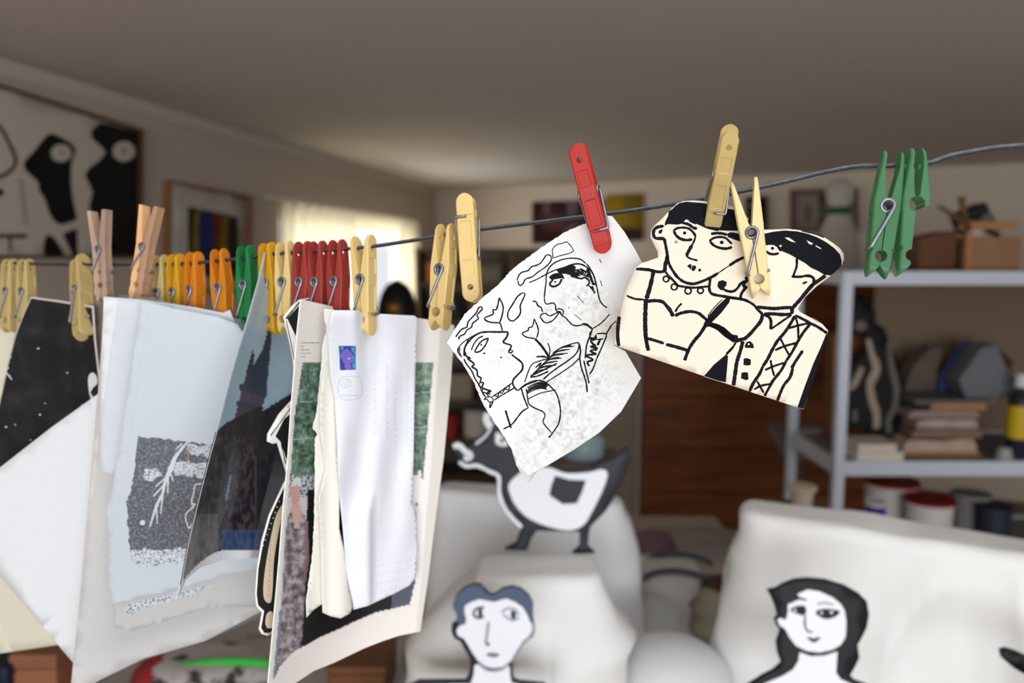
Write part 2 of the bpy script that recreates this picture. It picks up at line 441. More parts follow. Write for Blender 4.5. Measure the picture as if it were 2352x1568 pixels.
# plank cabinet
zc = 4.7
cabA = P(1478, 640, zc); cabY = P(1700, 900, zc).y
root = empty('plank_cabinet', (cabA.x + .6, cabY + .2, 0), 'tall dark brown cabinet faced with horizontal wooden boards behind the hanging cards', 'cabinet')
cx1 = P(2060, 900, zc).x; ctop = P(1478, 640, zc).z
box('body', cabA.x, cx1, cabY + .02, cabY + .42, 0, ctop, M_cab, root, .004)
z = 0.02; k = 0
while z < ctop - .05:
    h = .27 if k % 2 else .31
    box('board', cabA.x + .004, cx1 - .004, cabY, cabY + .022, z, min(z + h - .012, ctop - .005), M_cab, root, .004); z += h; k += 1
# pale cupboard side beside it
M_beige = mat('beige_paint', (158, 142, 124), .7)
a = P(1392, 640, 4.74); b = P(1474, 640, 4.74)
root = empty('beige_cupboard', (a.x + .1, P(1430, 900, 4.74).y, 0), 'narrow beige painted cupboard standing left of the plank cabinet', 'cupboard')
yy = P(1430, 900, 4.74).y
box('body', a.x - .35, b.x - .035, yy, yy + .3, 0, P(1430, 700, 4.74).z, M_beige, root, .004)
box('edge_trim', b.x - .033, b.x, yy - .01, yy + .3, 0, P(1430, 700, 4.74).z, mat('pale_trim', (170, 162, 152), .6), root, .003)

# dark storage rack with clutter behind the pegs
M_dark = mat('dark_shelf_wood', (104, 86, 70), .6, noise_amt=.3, nscale=10)
zr = 5.6
ra = P(955, 560, zr); rb = P(1385, 560, zr); ry = P(1100, 700, zr).y
root = empty('storage_rack', ((ra.x + rb.x) / 2, ry, 0), 'dark wooden storage rack full of odds and ends below the maroon painting', 'rack')
RT_ = P(1100, 570, zr).z
for nm, x in (('upright', ra.x), ('upright', rb.x - .03), ('upright', (ra.x + rb.x) / 2)): box(nm, x, x + .03, ry, ry + .45, 0, RT_, M_dark, root, .002)
shz = [P(1100, y, zr).z for y in (650, 735, 830, 925, 1020, 1110)]
for z in shz + [RT_]: box('shelf_board', ra.x + .031, rb.x - .031, ry + .002, ry + .45, z - .02, z, M_dark, root, .002)
box('back_panel', ra.x, rb.x, ry + .455, ry + .47, 0, RT_, mat('rack_back', (142, 126, 108), .8), root)
items = [(0, .03, .12, .14, 'wooden_box', (203, 127, 70), 'orange-brown wooden box on the top left of the storage rack', 'box'),
         (0, .30, .26, .13, 'storage_box', (119, 112, 101), 'grey-brown storage box on the top shelf of the storage rack', 'box'),
         (0, .75, .18, .17, 'black_tin', (41, 39, 39), 'black tin on the top shelf of the storage rack', 'tin'),
         (1, .05, .22, .17, 'black_case', (36, 34, 34), 'black case at the left on the second rack shelf', 'case'),
         (1, .34, .26, .12, 'cardboard_box', (153, 122, 93), 'flat cardboard box on the second rack shelf', 'box'),
         (1, .80, .24, .2, 'dark_crate', (75, 65, 60), 'dark crate at the right on the second rack shelf', 'crate'),
         (2, .08, .2, .14, 'brown_carton', (143, 109, 83), 'small brown carton on the third rack shelf', 'carton'),
         (2, .34, .26, .2, 'dark_album', (57, 52, 49), 'thick dark album lying on the third rack shelf', 'album'),
         (3, .05, .3, .18, 'grey_carton', (164, 153, 143), 'pale grey carton on the fourth rack shelf', 'carton'),
         (3, .40, .2, .12, 'maroon_box', (127, 54, 52), 'maroon box on the fourth rack shelf', 'box'),
         (4, .10, .14, .16, 'red_tin', (203, 60, 54), 'red tin on the low rack shelf beside the hen cutout', 'tin'),
         (4, .28, .2, .2, 'white_tub', (230, 230, 229), 'white tub on the low rack shelf beside the hen cutout', 'tub'),
         (4, .70, .24, .14, 'dark_basket', (70, 60, 52), 'dark basket on the low rack shelf behind the hen', 'basket')]
for s, dx, w, h, nm, c, lb, ct in items:
    z0 = shz[s]; x0 = ra.x + .04 + dx
    if ct in ('tin', 'tub'):
        V, Fc = lathe_geo((x0 + w / 2, ry + .16, z0), [(w / 2 * .92, 0), (w / 2, .01), (w / 2, h * .86), (w / 2 * 1.05, h * .87), (w / 2 * 1.05, h * .98), (w / 2 * .98, h)], 24)
        o = link(nm, V, Fc, mat(nm, c, .5))
    else:
        o = empty(nm, (x0 + w / 2, ry + .15, z0), lb, ct)
        box('body', x0, x0 + w, ry + .05, ry + .3, z0 + .0005, z0 + h * .8, mat(nm, c, .6), o, .006)
        box('lid', x0 - .005, x0 + w + .005, ry + .045, ry + .305, z0 + h * .8 + .0005, z0 + h, mat(nm, c, .6), o, .004)
    tag(o, lb, ct)
# black sculpted head with gold face near the window
zk = 3.2
base = P(915, 860, zk)
root = empty('carved_head', (base.x, base.y, 0), 'black rounded carved head with a gold face patch, in front of the window', 'sculpture')
prof = [(.10, 0), (.10, .02), (.06, .03), (.06, base.z * .9)]
tz = P(915, 640, zk).z
V, Fc = lathe_geo((base.x, base.y, 0), [(.16, 0), (.16, .03), (.03, .05), (.03, tz - .42), (.10, tz - .40), (.125, tz - .3)], 24)
link('stand', V, Fc, M_dark, root, smooth=False)
hp = []
for i in range(14):
    t = i / 13; r = .082 * math.sqrt(max(0, 1 - max(0, (t - .45) / .55) ** 2)) if t > .45 else .082 - .01 * (t - .45) / .45 * -1 + .03 * (1 - t / .45)
    hp.append((max(r, .002), tz - .3 + .3 * t))
V, Fc = lathe_geo((base.x, base.y, 0), hp, 32); hd = link('head', V, Fc, mat('black_lacquer', (14, 13, 13), .4), root, smooth=True)
V, Fc = lathe_geo((0, 0, 0), [(.004, -.03), (.022, -.022), (.03, 0), (.022, .022), (.004, .03)], 20)
V = [Vector((base.x - .005 + v.x, base.y - .075 + v.y * .4, tz - .11 + v.z * .85)) for v in V]
link('gold_face', V, Fc, mat('dull_gold', (120, 84, 34), .4, metal=.6), hd, smooth=True)

# ------------------------------------------------------------------ white metal shelving unit on the right
M_met = mat('pale_grey_metal', (196, 202, 214), .45, metal=.1)
M_shelf = mat('shelf_deck', (112, 110, 106), .6)
zs = 2.75; sy = P(1940, 800, zs).y
xa = P(1930, 800, zs).x; xb = 2.85
ztop = P(2000, 622, zs).z; ztb = P(2000, 654, zs).z; zlt = P(1990, 1068, zs).z; zlb = P(1990, 1103, zs).z
SD = .5
root = empty('shelving_unit', ((xa + xb) / 2, sy + SD / 2, 0), 'open pale grey metal shelving unit on the right', 'shelving')
for x in (xa, xb - .036):
    for y in (sy, sy + SD - .036): box('post', x, x + .036, y, y + .036, 0, ztop, M_met, root, .002)
LOW = P(2100, 1262, zs + .2).z
for t, b in ((ztop, ztb), (zlt, zlb), (LOW + .004, LOW - .03), (.35, .30)):
    box('front_rail', xa + .037, xb - .037, sy + .002, sy + .03, b, t - .0, M_met, root, .002)
    box('back_rail', xa + .037, xb - .037, sy + SD - .03, sy + SD - .002, b, t, M_met, root, .002)
    box('side_rail', xa + .004, xa + .03, sy + .037, sy + SD - .037, b, t, M_met, root, .002)
    box('shelf_deck', xa + .031, xb - .031, sy + .031, sy + SD - .031, t - .014, t - .004, M_shelf, root)
box('back_panel', xa + .34, xb - .04, sy + SD + .002, sy + SD + .012, zlt, ztb + .02, mat('hardboard_panel', (114, 96, 78), .8), root)
DT = ztop - .004; DL = zlt - .004
# on top: box, leaning board, tools
y0 = sy + .12
def px(x, z=zs + .15): return P(x, 600, z).x
def pz(y, z=zs + .15): return P(2100, y, z).z
M_card = mat('cardboard', (150, 112, 84), .85, noise_amt=.12, nscale=10)
M_card2 = mat('raw_wood', (170, 122, 82), .7, noise_amt=.2, nscale=20, stretch=(1, 1, 8))
M_card3 = mat('brown_board', (104, 66, 42), .7, noise_amt=.2, nscale=10)
root = empty('crate_box', (px(2250), y0 + .1, DT), 'light brown wooden box with a pale corner post on top of the metal shelving', 'box')
box('box_body', px(2206), px(2318), y0, y0 + .26, DT + .001, pz(545), M_card, root, .004)
box('corner_post', px(2192), px(2206) - .0005, y0 - .006, y0 + .03, DT + .001, pz(535), M_card2, root, .002)
box('top_rim', px(2172), px(2300), y0 - .012, y0 - .001, pz(528), pz(510), M_card2, root, .002)
V = [Vector((px(2104), y0 + .05, DT + .001)), Vector((px(2190), y0 + .05, DT + .001)), Vector((px(2190), y0 + .05, pz(530))), Vector((px(2104), y0 + .05, pz(548)))]
V += [v + Vector((0, .17, 0)) for v in V]
tag(link('dark_brown_box', V, [(0, 1, 2, 3), (7, 6, 5, 4), (0, 4, 5, 1), (1, 5, 6, 2), (2, 6, 7, 3), (3, 7, 4, 0)], M_card3), 'dark brown box with a sloping top beside the pale corner post on the shelving', 'box')
# black camera-like tool standing on the box
pb = Vector((px(2255), y0 + .12, pz(545)))
root = empty('black_tool', pb, 'black tilted tool head lying on the light brown box on the shelving', 'tool')
V, Fc = box_geo(-.055, .055, -.04, .04, 0, .085, .01); R = Matrix.Rotation(D2R(-24), 3, 'Y')
th = link('tool_head', [R @ v + pb + Vector((.0, 0, .03)) for v in V], Fc, mat('black_plastic', (20, 20, 22), .4), root)
V, Fc = lathe_geo((0, 0, 0), [(.022, 0), (.026, .01), (.026, .02), (.02, .024)], 20); R2 = Matrix.Rotation(D2R(80), 3, 'X')
link('grey_dial', [R2 @ v + pb + Vector((.012, -.04, .06)) for v in V], Fc, mat('grey_dial', (92, 92, 98), .4), th)
V, Fc = tube_geo([pb + Vector((.04, 0, .03)), pb + Vector((.075, 0, .014)), pb + Vector((.09, .0, .009))], .011, 10); link('handle', V, Fc, mat('black_plastic', (20, 20, 22), .4), root, smooth=True)
V, Fc = tube_geo([Vector((px(2215), y0 + .06, pz(528))), Vector((px(2200), y0 + .05, pz(480))), Vector((px(2192), y0 + .045, pz(455)))], [.009, .011, .014], 10)
tag(link('paint_brush', V, Fc, mat('olive_handle', (104, 84, 52), .5), smooth=True), 'olive handled brush standing up from the box on the shelving', 'brush')
V, Fc = tube_geo([Vector((px(2196), y0 + .0, pz(524))), Vector((px(2160), y0 - .02, pz(502))), Vector((px(2118), y0 - .03, pz(478)))], [.015, .010, .006], 10)
tag(link('wooden_stick', V, Fc, mat('brown_handle', (98, 66, 46), .6), smooth=True), 'thin brown stick leaning out to the left of the light brown box', 'stick')
V, Fc = lathe_geo((px(2228), y0 + .05, pz(545)), [(.03, 0), (.032, .02), (.03, .045), (.012, .05)], 20)
tag(link('white_jar', V, Fc, mat('pinkish_jar', (178, 160, 152), .5), smooth=False), 'small pinkish white jar in front of the black tool on the box', 'jar')
# white bust with green ribbon standing in front of the striped print (on the cabinet top)
bb = P(1920, 640, 4.9)
root = empty('plaster_bust', (bb.x, bb.y, ctop), 'white plaster figure with a green ribbon on top of the plank cabinet', 'sculpture')
b0 = ctop; hh = P(1920, 414, 4.9).z - b0
V, Fc = lathe_geo((bb.x, bb.y, b0), [(.13, .001), (.14, hh * .1), (.125, hh * .35), (.09, hh * .55), (.055, hh * .66), (.05, hh * .7), (.075, hh * .78), (.085, hh * .87), (.07, hh * .95), (.03, hh)], 28)
fg = link('figure', V, Fc, mat('plaster', (196, 188, 176), .8), root, smooth=True)
V, Fc = lathe_geo((bb.x, bb.y, b0), [(.058, hh * .64), (.068, hh * .67), (.068, hh * .70), (.058, hh * .72)], 28)
link('ribbon', V, Fc, mat('green_ribbon', (24, 84, 60), .6), fg, smooth=True)

# lower shelf contents
zi = zs + .22
def ix(x, z=zi): return P(x, 900, z).x
def iz(y, z=zi): return P(2100, y, z).z
yi = P(2000, 900, zi).y
# black sculpture with pale wavy stripes: thick board figure
M_blk = mat('matt_black', (15, 15, 16), .7); M_strp = mat('pale_stripe', (150, 138, 122), .8); M_strp2 = mat('grey_stripe', (96, 92, 86), .8)
sp = tf(1880, 640, 2.905)
zf_s = onplane(Vector((0, yi, 0)), (0, -1, 0))
root = empty('painted_figure', Vector((ix(2000), yi, DL)), 'black painted board figure with pale wavy stripes on the metal shelf', 'sculpture')
bs = [(195, 1000), (195, 760), (240, 560), (330, 480), (350, 400), (300, 370), (240, 380), (215, 300), (225, 150), (270, 100), (350, 170), (385, 230), (380, 290), (440, 330), (480, 440), (540, 560), (575, 720), (570, 900), (540, 1000), (500, 1090), (430, 1100), (420, 1010)]
sheet('board', sp(*bs), zf_s, [M_blk, M_strp, M_strp2], 40, .05, [
    ('S', sp((330, 400, 30), (355, 500, 40), (385, 600, 52), (345, 700, 52), (355, 800, 50), (385, 900, 50), (385, 1000, 44)), 14, 1, 1),
    ('S', sp((470, 420, 28), (480, 540, 34), (500, 640, 44), (520, 740, 44), (505, 860, 40), (465, 940, 36), (470, 1030, 30)), 12, 2, 1),
    ('S', sp((290, 590, 30), (260, 660, 44), (215, 740, 30)), 12, 1, 1), ('Q', sp((250, 290), (300, 280), (320, 330), (270, 350), (240, 330)), 2, 1), ('S', sp((245, 870, 24), (240, 950, 40)), 8, 2, 1)], root, layer=.002)
box('plinth', ix(1985), ix(2068), yi + .01, yi + .12, DL + .0005, iz(1012), M_blk, root, .003)
# amber wooden box behind it
o = box('amber_box', ix(1908, zi + .15), ix(2000, zi + .15), yi + .14, yi + .22, DL + .0005, iz(775), mat('amber_wood', (128, 78, 34), .5, noise_amt=.3, nscale=10, stretch=(1, 1, 6)), None, .004); tag(o, 'amber brown wooden box behind the black striped figure', 'box')
# white books
M_page = mat('white_cover', (214, 208, 202), .6)
def book(x0, x1, ya, yb, m, lb, yoff=-.03, d=.17, nm='book'):
    z0, z1 = iz(yb, zi - .04), iz(ya, zi - .04)
    root = empty(nm, (ix((x0 + x1) / 2), yi + yoff, z0), lb, 'book')
    yA, yB = yi + yoff, yi + yoff + d; X0, X1 = ix(x0, zi - .04), ix(x1, zi - .04)
    c = .003
    V, Fc = merge([box_geo(X0, X1, yA, yB, z0 + .0005, z0 + c), box_geo(X0, X1, yA, yB, z1 - c, z1 - .0005), box_geo(X0, X0 + c, yA, yB, z0 + c, z1 - c)])
    link('cover', V, Fc, m, root)
    box('pages', X0 + c + .0002, X1 - .004, yA + .004, yB - .004, z0 + c + .0002, z1 - c - .0002, mat('page_block', (205, 198, 186), .9), root)
    return z1
# stack heights measured from the deck
def stack(x0, x1, specs, yoff, d, zz=DL, nm='book', cat='book', grp=None):
    z = zz
    for h, dx0, dx1, m, lb in specs:
        X0, X1 = ix(x0 + dx0, zi - .04), ix(x1 + dx1, zi - .04); yA = yi + yoff; yB = yA + d; c = min(.003, h * .2)
        root = empty(nm, ((X0 + X1) / 2, yA, z), lb, cat, grp)
        V, Fc = merge([box_geo(X0, X1, yA, yB, z + .0005, z + c), box_geo(X0, X1, yA, yB, z + h - c, z + h - .0003), box_geo(X0, X0 + c, yA, yB, z + c, z + h - c)])
        link('cover', V, Fc, m, root)
        box('pages', X0 + c + .0002, X1 - .004, yA + .004, yB - .004, z + c + .0002, z + h - c - .0002, mat('page_block', (205, 198, 186), .9), root)
        z += h
    return z
stack(1936, 2040, grp='pale books by the left shelf post', specs=[(.034, 0, 0, M_page, 'white book at the bottom of the pile under the black figure'), (.03, 0, -16, mat('cream_cover', (206, 192, 176), .7), 'cream book lying on the white book near the left shelf post')], yoff=-.19, d=.14)
# stack of panels / packages
def flat(nm, x0, x1, z0, h, m, lb, ct, yoff=-.1, d=.24, wav=0, sd=0):
    X0, X1 = ix(x0, zi - .1), ix(x1, zi - .1); n = 16; V = []; Fc = []
    for j in range(7):
        for i in range(n + 1):
            x = X0 + (X1 - X0) * i / n; y = yi + yoff + d * j / 6
            w = wav * (noise.noise(Vector((x * 9 + sd, y * 9, sd))) * .5 + .5)
            e = 1 if 0 < i < n else .55
            V.append(Vector((x, y, z0 + h * e + w * (1 if 0 < i < n else 0))))
    m_ = len(V)
    V += [Vector((v.x, v.y, z0 + .0005)) for v in V[:m_]]
    for j in range(6):
        for i in range(n):
            a = j * (n + 1) + i; Fc += [(a, a + 1, a + n + 2, a + n + 1), (m_ + a, m_ + a + n + 1, m_ + a + n + 2, m_ + a + 1)]
    for i in range(n):
        Fc += [(i + 1, i, m_ + i, m_ + i + 1)]; a = 6 * (n + 1) + i; Fc += [(a, a + 1, m_ + a + 1, m_ + a)]
    for j in range(6):
        a = j * (n + 1); Fc += [(a, a + n + 1, m_ + a + n + 1, m_ + a)]; a += n; Fc += [(a + n + 1, a, m_ + a, m_ + a + n + 1)]
    o = link(nm, V, Fc, m, smooth=False); return tag(o, lb, ct, 'sheets and packages piled on the metal shelf')
M_pack = mat('clear_wrapping', (176, 160, 152), .25, noise_amt=.3, nscale=14)
M_pack2 = mat('pinkish_wrapping', (190, 164, 148), .25, noise_amt=.25, nscale=12)
zq = DL
for h, x0, x1, m, lb, wv, nm in ((.014, 2064, 2262, M_card2, 'raw wooden panel at the bottom of the package pile', 0, 'plywood_sheet'),
                      (.034, 2082, 2252, M_pack2, 'crumpled clear package just above the bottom wooden panel', .016, 'wrapped_package'),
                      (.03, 2100, 2262, mat('brown_wrapping', (128, 104, 88), .5, noise_amt=.2, nscale=12), 'brown package in the middle of the package pile', .006, 'brown_package'),
                      (.026, 2110, 2250, M_pack, 'shiny grey package second from the top of the pile', .01, 'grey_package'),
                      (.024, 2090, 2252, mat('mauve_wrapping', (140, 122, 118), .5), 'mauve folder below the top wooden panel of the pile', .004, 'folder'),
                      (.022, 2140, 2268, M_card2, 'raw wooden panel on top of the package pile', 0, 'plywood_sheet')):
    flat(nm, x0, x1, zq, h, m, lb, 'board' if 'plywood' in nm else 'package', wav=wv, sd=zq * 10); zq += h + wv + .0008
# grey tray + tent-like folded apron
o = flat('grey_tray', 2100, 2290, zq, .012, mat('grey_felt', (104, 102, 98), .8), 'flat grey board lying on the package pile', 'board', d=.26); zq += .013
def tri_prism(nm, pts, y0, d, m, lb, ct):
    V = [Vector((x, y0, z)) for x, z in pts] + [Vector((x, y0 + d, z)) for x, z in pts]; n = len(pts)
    Fc = [tuple(range(n)), tuple(reversed(range(n, 2 * n)))] + [(i, n + i, n + (i + 1) % n, (i + 1) % n) for i in range(n)]
    o = link(nm, V, Fc, m); md = o.modifiers.new('b', 'BEVEL'); md.width = .006; md.segments = 2
    return tag(o, lb, ct)
def spx(*pts): return [(P(x / 2.905 + 1880, 900, zi).x, max(zq + .0005, P(2100, y / 2.905 + 640, zi).z)) for x, y in pts]
tri_prism('grey_tent_bag', spx((930, 800), (870, 660), (1010, 440), (1110, 425), (1170, 560), (1260, 680), (1250, 800)), yi - .06, .1, mat('grey_canvas', (104, 106, 112), .7, noise_amt=.15, nscale=12), 'grey peaked canvas bag on the right of the shelf', 'bag')
tri_prism('navy_folder', spx((850, 800), (860, 650), (1000, 430), (1060, 420), (930, 650), (900, 800)), yi + .05, .02, mat('navy_card', (30, 48, 92), .6), 'navy blue folder propped behind the grey peaked bag', 'folder')
tri_prism('brown_leather_case', spx((1140, 440), (1240, 470), (1350, 560), (1330, 640), (1260, 800), (1060, 800)), yi + .05, .06, mat('dark_leather', (52, 38, 28), .6), 'dark brown case behind the grey peaked bag', 'case')
tri_prism('mauve_cloth_bundle', spx((640, 800), (700, 590), (820, 470), (900, 480), (860, 640), (920, 800)), yi + .08, .08, mat('mauve_cloth', (98, 84, 78), .9, noise_amt=.3, nscale=14), 'mauve grey cloth bundle left of the grey peaked bag', 'bundle')
# bottle with yellow label
c = (ix(2338, zi - .12), P(2338, 1000, zi - .12).y, DL)
hb = P(2338, 855, zi - .12).z - DL
root = empty('glue_bottle', c, 'dark bottle with a yellow label and white cap at the right edge', 'bottle')
V, Fc = lathe_geo(c, [(.036, .0005), (.039, .004), (.039, hb * .66), (.03, hb * .74), (.016, hb * .8), (.016, hb * .84)], 28); bb_ = link('bottle_body', V, Fc, mat('dark_bottle', (34, 36, 46), .35), root, smooth=True)
V, Fc = lathe_geo(c, [(.0396, hb * .25), (.0398, hb * .26), (.0398, hb * .62), (.0396, hb * .63)], 28); link('yellow_label', V, Fc, mat('yellow_label', (196, 164, 30), .5), bb_)
V, Fc = lathe_geo(c, [(.02, hb * .84), (.022, hb * .85), (.022, hb * .97), (.016, hb)], 28); link('white_cap', V, Fc, mat('white_cap', (206, 204, 200), .5), bb_)
V, Fc = lathe_geo((ix(2312, zi - .15), yi - .16, DL), [(.028, .0005), (.03, .005), (.022, .04), (.02, .045)], 20)
tag(link('small_glass_jar', V, Fc, mat('pale_glass', (170, 174, 170), .2, transp=.3), smooth=True), 'small pale glass jar at the foot of the dark bottle', 'jar')
# below the shelf: paint tubs on a lower surface
def tub(nm, x, ytop, r, body, lid, lb, yo=0.0, lidm=True):
    zt = P(x, ytop, zs + .17 + yo).z; h = zt - LOW; c = (P(x, 1150, zs + .17 + yo).x, P(x, 1150, zs + .17 + yo).y, LOW)
    root = empty(nm, c, lb, 'tub', 'paint tubs below the metal shelf')
    V, Fc = lathe_geo(c, [(r * .85, .0005), (r * .86, .004), (r * .96, h * .93), (r * .9, h * .93)], 32); link('tub_body', V, Fc, body, root, smooth=False)
    V, Fc = lathe_geo(c, [(r * .99, h * .932), (r * 1.02, h * .935), (r * 1.02, h * .99), (r * .95, h), (r * .9, h * .985)], 32); link('lid', V, Fc, lid, root, smooth=False)
M_tub = mat('white_tub_plastic', (206, 200, 196), .4); M_redlid = mat('red_lid', (128, 18, 18), .4)
tub('paint_tub', 2135, 1142, .085, M_tub, M_redlid, 'white paint tub with a dark red lid below the metal shelf, the front one')
tub('paint_tub', 2045, 1098, .1, M_tub, M_redlid, 'white paint tub with a red lid half hidden at the back left', .18)
tub('grey_tub', 2230, 1130, .07, mat('grey_tub', (128, 124, 122), .5), mat('grey_tub', (128, 124, 122), .5), 'plain grey tub to the right of the red-lidded tub', .1)
tub('blue_tin', 2012, 1150, .036, mat('blue_tin', (40, 34, 130), .4), M_tub, 'small blue tin left of the red-lidded tubs', -.06)
tub('dark_tin', 2285, 1160, .06, mat('dark_tin', (36, 42, 54), .5), mat('dark_tin', (36, 42, 54), .5), 'dark blue-grey tin at the far right under the shelf', -.02)

# ------------------------------------------------------------------ draped cloths
M_cloth = mat('white_cotton', (224, 223, 221), .95, bump=.25, bscale=900)
M_cloth2 = mat('white_sheet', (220, 221, 222), .95, bump=.25, bscale=900)
def drape(name, A, B, depth, zb=0.0, flare=.08, flL=None, flR=None, amp=.012, seed=0, m=None, label='', slope=.01, r=.03, nface=.008, cat='cloth'):
    # A, B: front top corners (world); block extends 'depth' behind them and falls to zb
    ex = (B - A); exh = Vector((ex.x, ex.y, 0)); W_ = exh.length; ex_ = exh.normalized(); ey_ = Vector((-ex_.y, ex_.x, 0))
    N = 220; per = []
    cx, cy = W_ / 2, depth / 2
    def rr(t, hw, hh, rad):
        # rounded rectangle point + normal at fraction t
        w2, h2 = hw - rad, hh - rad; segs = [2 * w2, math.pi / 2 * rad, 2 * h2, math.pi / 2 * rad] * 2
        s = t * sum(segs); k = 0
        while s > segs[k] and k < 7: s -= segs[k]; k += 1
        c = [(w2, -h2), (w2, h2), (-w2, h2), (-w2, -h2)]
        dirs = [(1, 0), (0, 1), (-1, 0), (0, -1)]; nr_ = [(0, -1), (1, 0), (0, 1), (-1, 0)]
        q = k // 2
        if k % 2 == 0:
            st = [(-w2, -hh), (hw, -h2), (w2, hh), (-hw, h2)][q]; d = dirs[q]
            return (st[0] + d[0] * s, st[1] + d[1] * s), nr_[q]
        a = math.atan2(nr_[q][1], nr_[q][0]) + s / rad
        return (c[q][0] + rad * math.cos(a), c[q][1] + rad * math.sin(a)), (math.cos(a), math.sin(a))
    prof = []
    for i in range(6): prof.append((.05 + .9 * i / 5, 0, 'top'))
    for i in range(1, 7): a = i / 6 * math.pi / 2; prof.append((math.sin(a), 1 - math.cos(a), 'edge'))
    for i in range(1, 46): prof.append((1, i / 45, 'side'))
    V = []; Fc = []
    hA = A.z; hB = B.z
    for k, (a, b, kind) in enumerate(prof):
        for i in range(N):
            t = i / N
            (u, v), (nx, ny) = rr(t, cx, cy, r * 2)
            if kind == 'top': s = a * (1 - r / min(cx, cy)); u, v = u * s, v * s; dz = 0; off = 0; fall = 0
            elif kind == 'edge': sh = r * (1 - a); u, v = u - nx * sh, v - ny * sh; dz = r * b; off = 0; fall = 0
            else:
                fall = b; fx = flL if nx < 0 else flR; fx = flare if fx is None else fx
                off = (flare * ny * ny + fx * nx * nx) * (1 - math.exp(-fall * 6))
            w3 = Vector((u * 6 + seed * 3.1, v * 6, fall * 3))
            nz = noise.noise(w3) * .6 + noise.noise(w3 * 2.3 + Vector((5, 1, fall * 2))) * .4
            fold = math.sin(t * 2 * math.pi * 17 + seed + 2.5 * math.sin(fall * 2 + seed)) * .6 + math.sin(t * 2 * math.pi * 29 + seed * 2) * .4
            diag = noise.noise(Vector((u * 5 + fall * 5 + seed, v * 2, fall * 2.2 - u * 2)))
            crease = (1 - abs(noise.noise(Vector((u * 4 + fall * 6, seed * 1.7 + v, fall * 5 - u * 3))) * 2)) ** 3
            if kind == 'side': off += amp * min(1, fall * 3) * fold * .3 + nface * 2.6 * diag + nface * 1.3 * crease
            x = cx + u + nx * off; y = cy + v + ny * off
            frac = max(0, min(1, x / W_)); top = hA + (hB - hA) * frac + noise.noise(Vector((x * 7 + seed, y * 7, 1))) * slope
            if kind == 'top': z = top + nz * .004
            elif kind == 'edge': z = top - dz
            else: z = (top - r) * (1 - fall) + zb * fall
            V.append(Vector((A.x, A.y, 0)) + ex_ * x + ey_ * y + Vector((0, 0, z)))
    for k in range(len(prof) - 1):
        for i in range(N):
            j = (i + 1) % N; Fc.append((k * N + i, (k + 1) * N + i, (k + 1) * N + j, k * N + j))
    Fc.append(tuple(range(N)))
    o = link(name, V, Fc, m or M_cloth, smooth=True)
    tag(o, label, cat); return o
# right: large draped chair back
drape('draped_cloth', P(1700, 1178, 1.36), P(2560, 1312, 1.22), .12, 0, .05, None, None, .012, 2.0, M_cloth, 'large creased white cotton cloth draped over a high block at lower right', .012, .022, .016)
# left back
drape('draped_sheet', P(985, 1128, 1.66), P(1432, 1164, 1.60), .1, 0, .05, .03, .07, .012, 5.0, M_cloth2, 'plain white sheet draped over the block behind the hen cutout', .004, .02, .006)
# left front
hf = P(1240, 1264, 1.34)
fa = P(1085, 1290, 1.22); fb = P(1392, 1292, 1.22); fa.z = fb.z = hf.z
drape('draped_cloth', fa, fb, .12, 0, .06, .18, .07, .012, 9.0, M_cloth, 'cream white cloth draped over the block that the hen cutout stands on', .003, .02, .020)

# hen cutout
g = tf(900, 940, 2.497)
M_hb = mat('charcoal_board', (48, 50, 56), .6); M_hw = mat('white_board', (226, 228, 234), .6)
hz = plane(1240, 1270, 1.33, 8)
root = empty('hen_cutout', P(1240, 1270, 1.33), 'black and white painted board cutout of a hen standing on the draped cloth', 'cutout')
out = g((350, 215), (380, 190), (430, 215), (500, 190), (535, 150), (560, 110), (530, 70), (525, 25), (550, 5), (590, 30), (640, 60), (700, 180), (740, 290), (900, 318), (1000, 345), (1150, 335), (1250, 290), (1320, 250), (1360, 215), (1368, 290), (1340, 370), (1290, 480), (1230, 580), (1140, 670), (1130, 720), (1125, 780), (1170, 825), (1040, 830), (1085, 790), (1085, 700), (1000, 700), (830, 695), (800, 740), (775, 810), (650, 806), (720, 770), (750, 680), (680, 630), (635, 570), (605, 480), (600, 390), (550, 365), (490, 335), (430, 340), (385, 325), (375, 285), (395, 270), (350, 240))
sheet('cutout_board', out, hz, [M_hb, M_hw], 40, .012, [
    ('Q', g((670, 430), (720, 375), (780, 340), (900, 333), (1000, 365), (1130, 360), (1205, 343), (1237, 370), (1205, 470), (1150, 580), (1100, 660), (1020, 692), (900, 672), (780, 620), (710, 550), (680, 490)), 1, 1),
    ('P', g((935, 378), (1020, 402), (1112, 405), (1092, 470), (1060, 537), (980, 542), (903, 490), (912, 440)), 0, 2),
    ('Q', g((600, 130), (640, 160), (665, 205), (620, 210), (595, 195)), 1, 1), ('P', circ(632 / 2.497 + 900, 178 / 2.497 + 940, 5), 0, 2),
    ('S', g((352, 215), (385, 205), (415, 235), (450, 265), (415, 285)), 14, 1, 1), ('S', g((385, 300), (430, 325), (490, 322), (560, 355), (612, 385), (616, 480), (648, 565), (690, 620), (745, 675)), 8, 1, 1),
    ('S', g((545, 20), (545, 70), (572, 100)), 16, 1, 1), ('S', g((480, 198), (530, 160), (568, 108)), 5, 1, 1)], root, sidemat=0, layer=.0006)

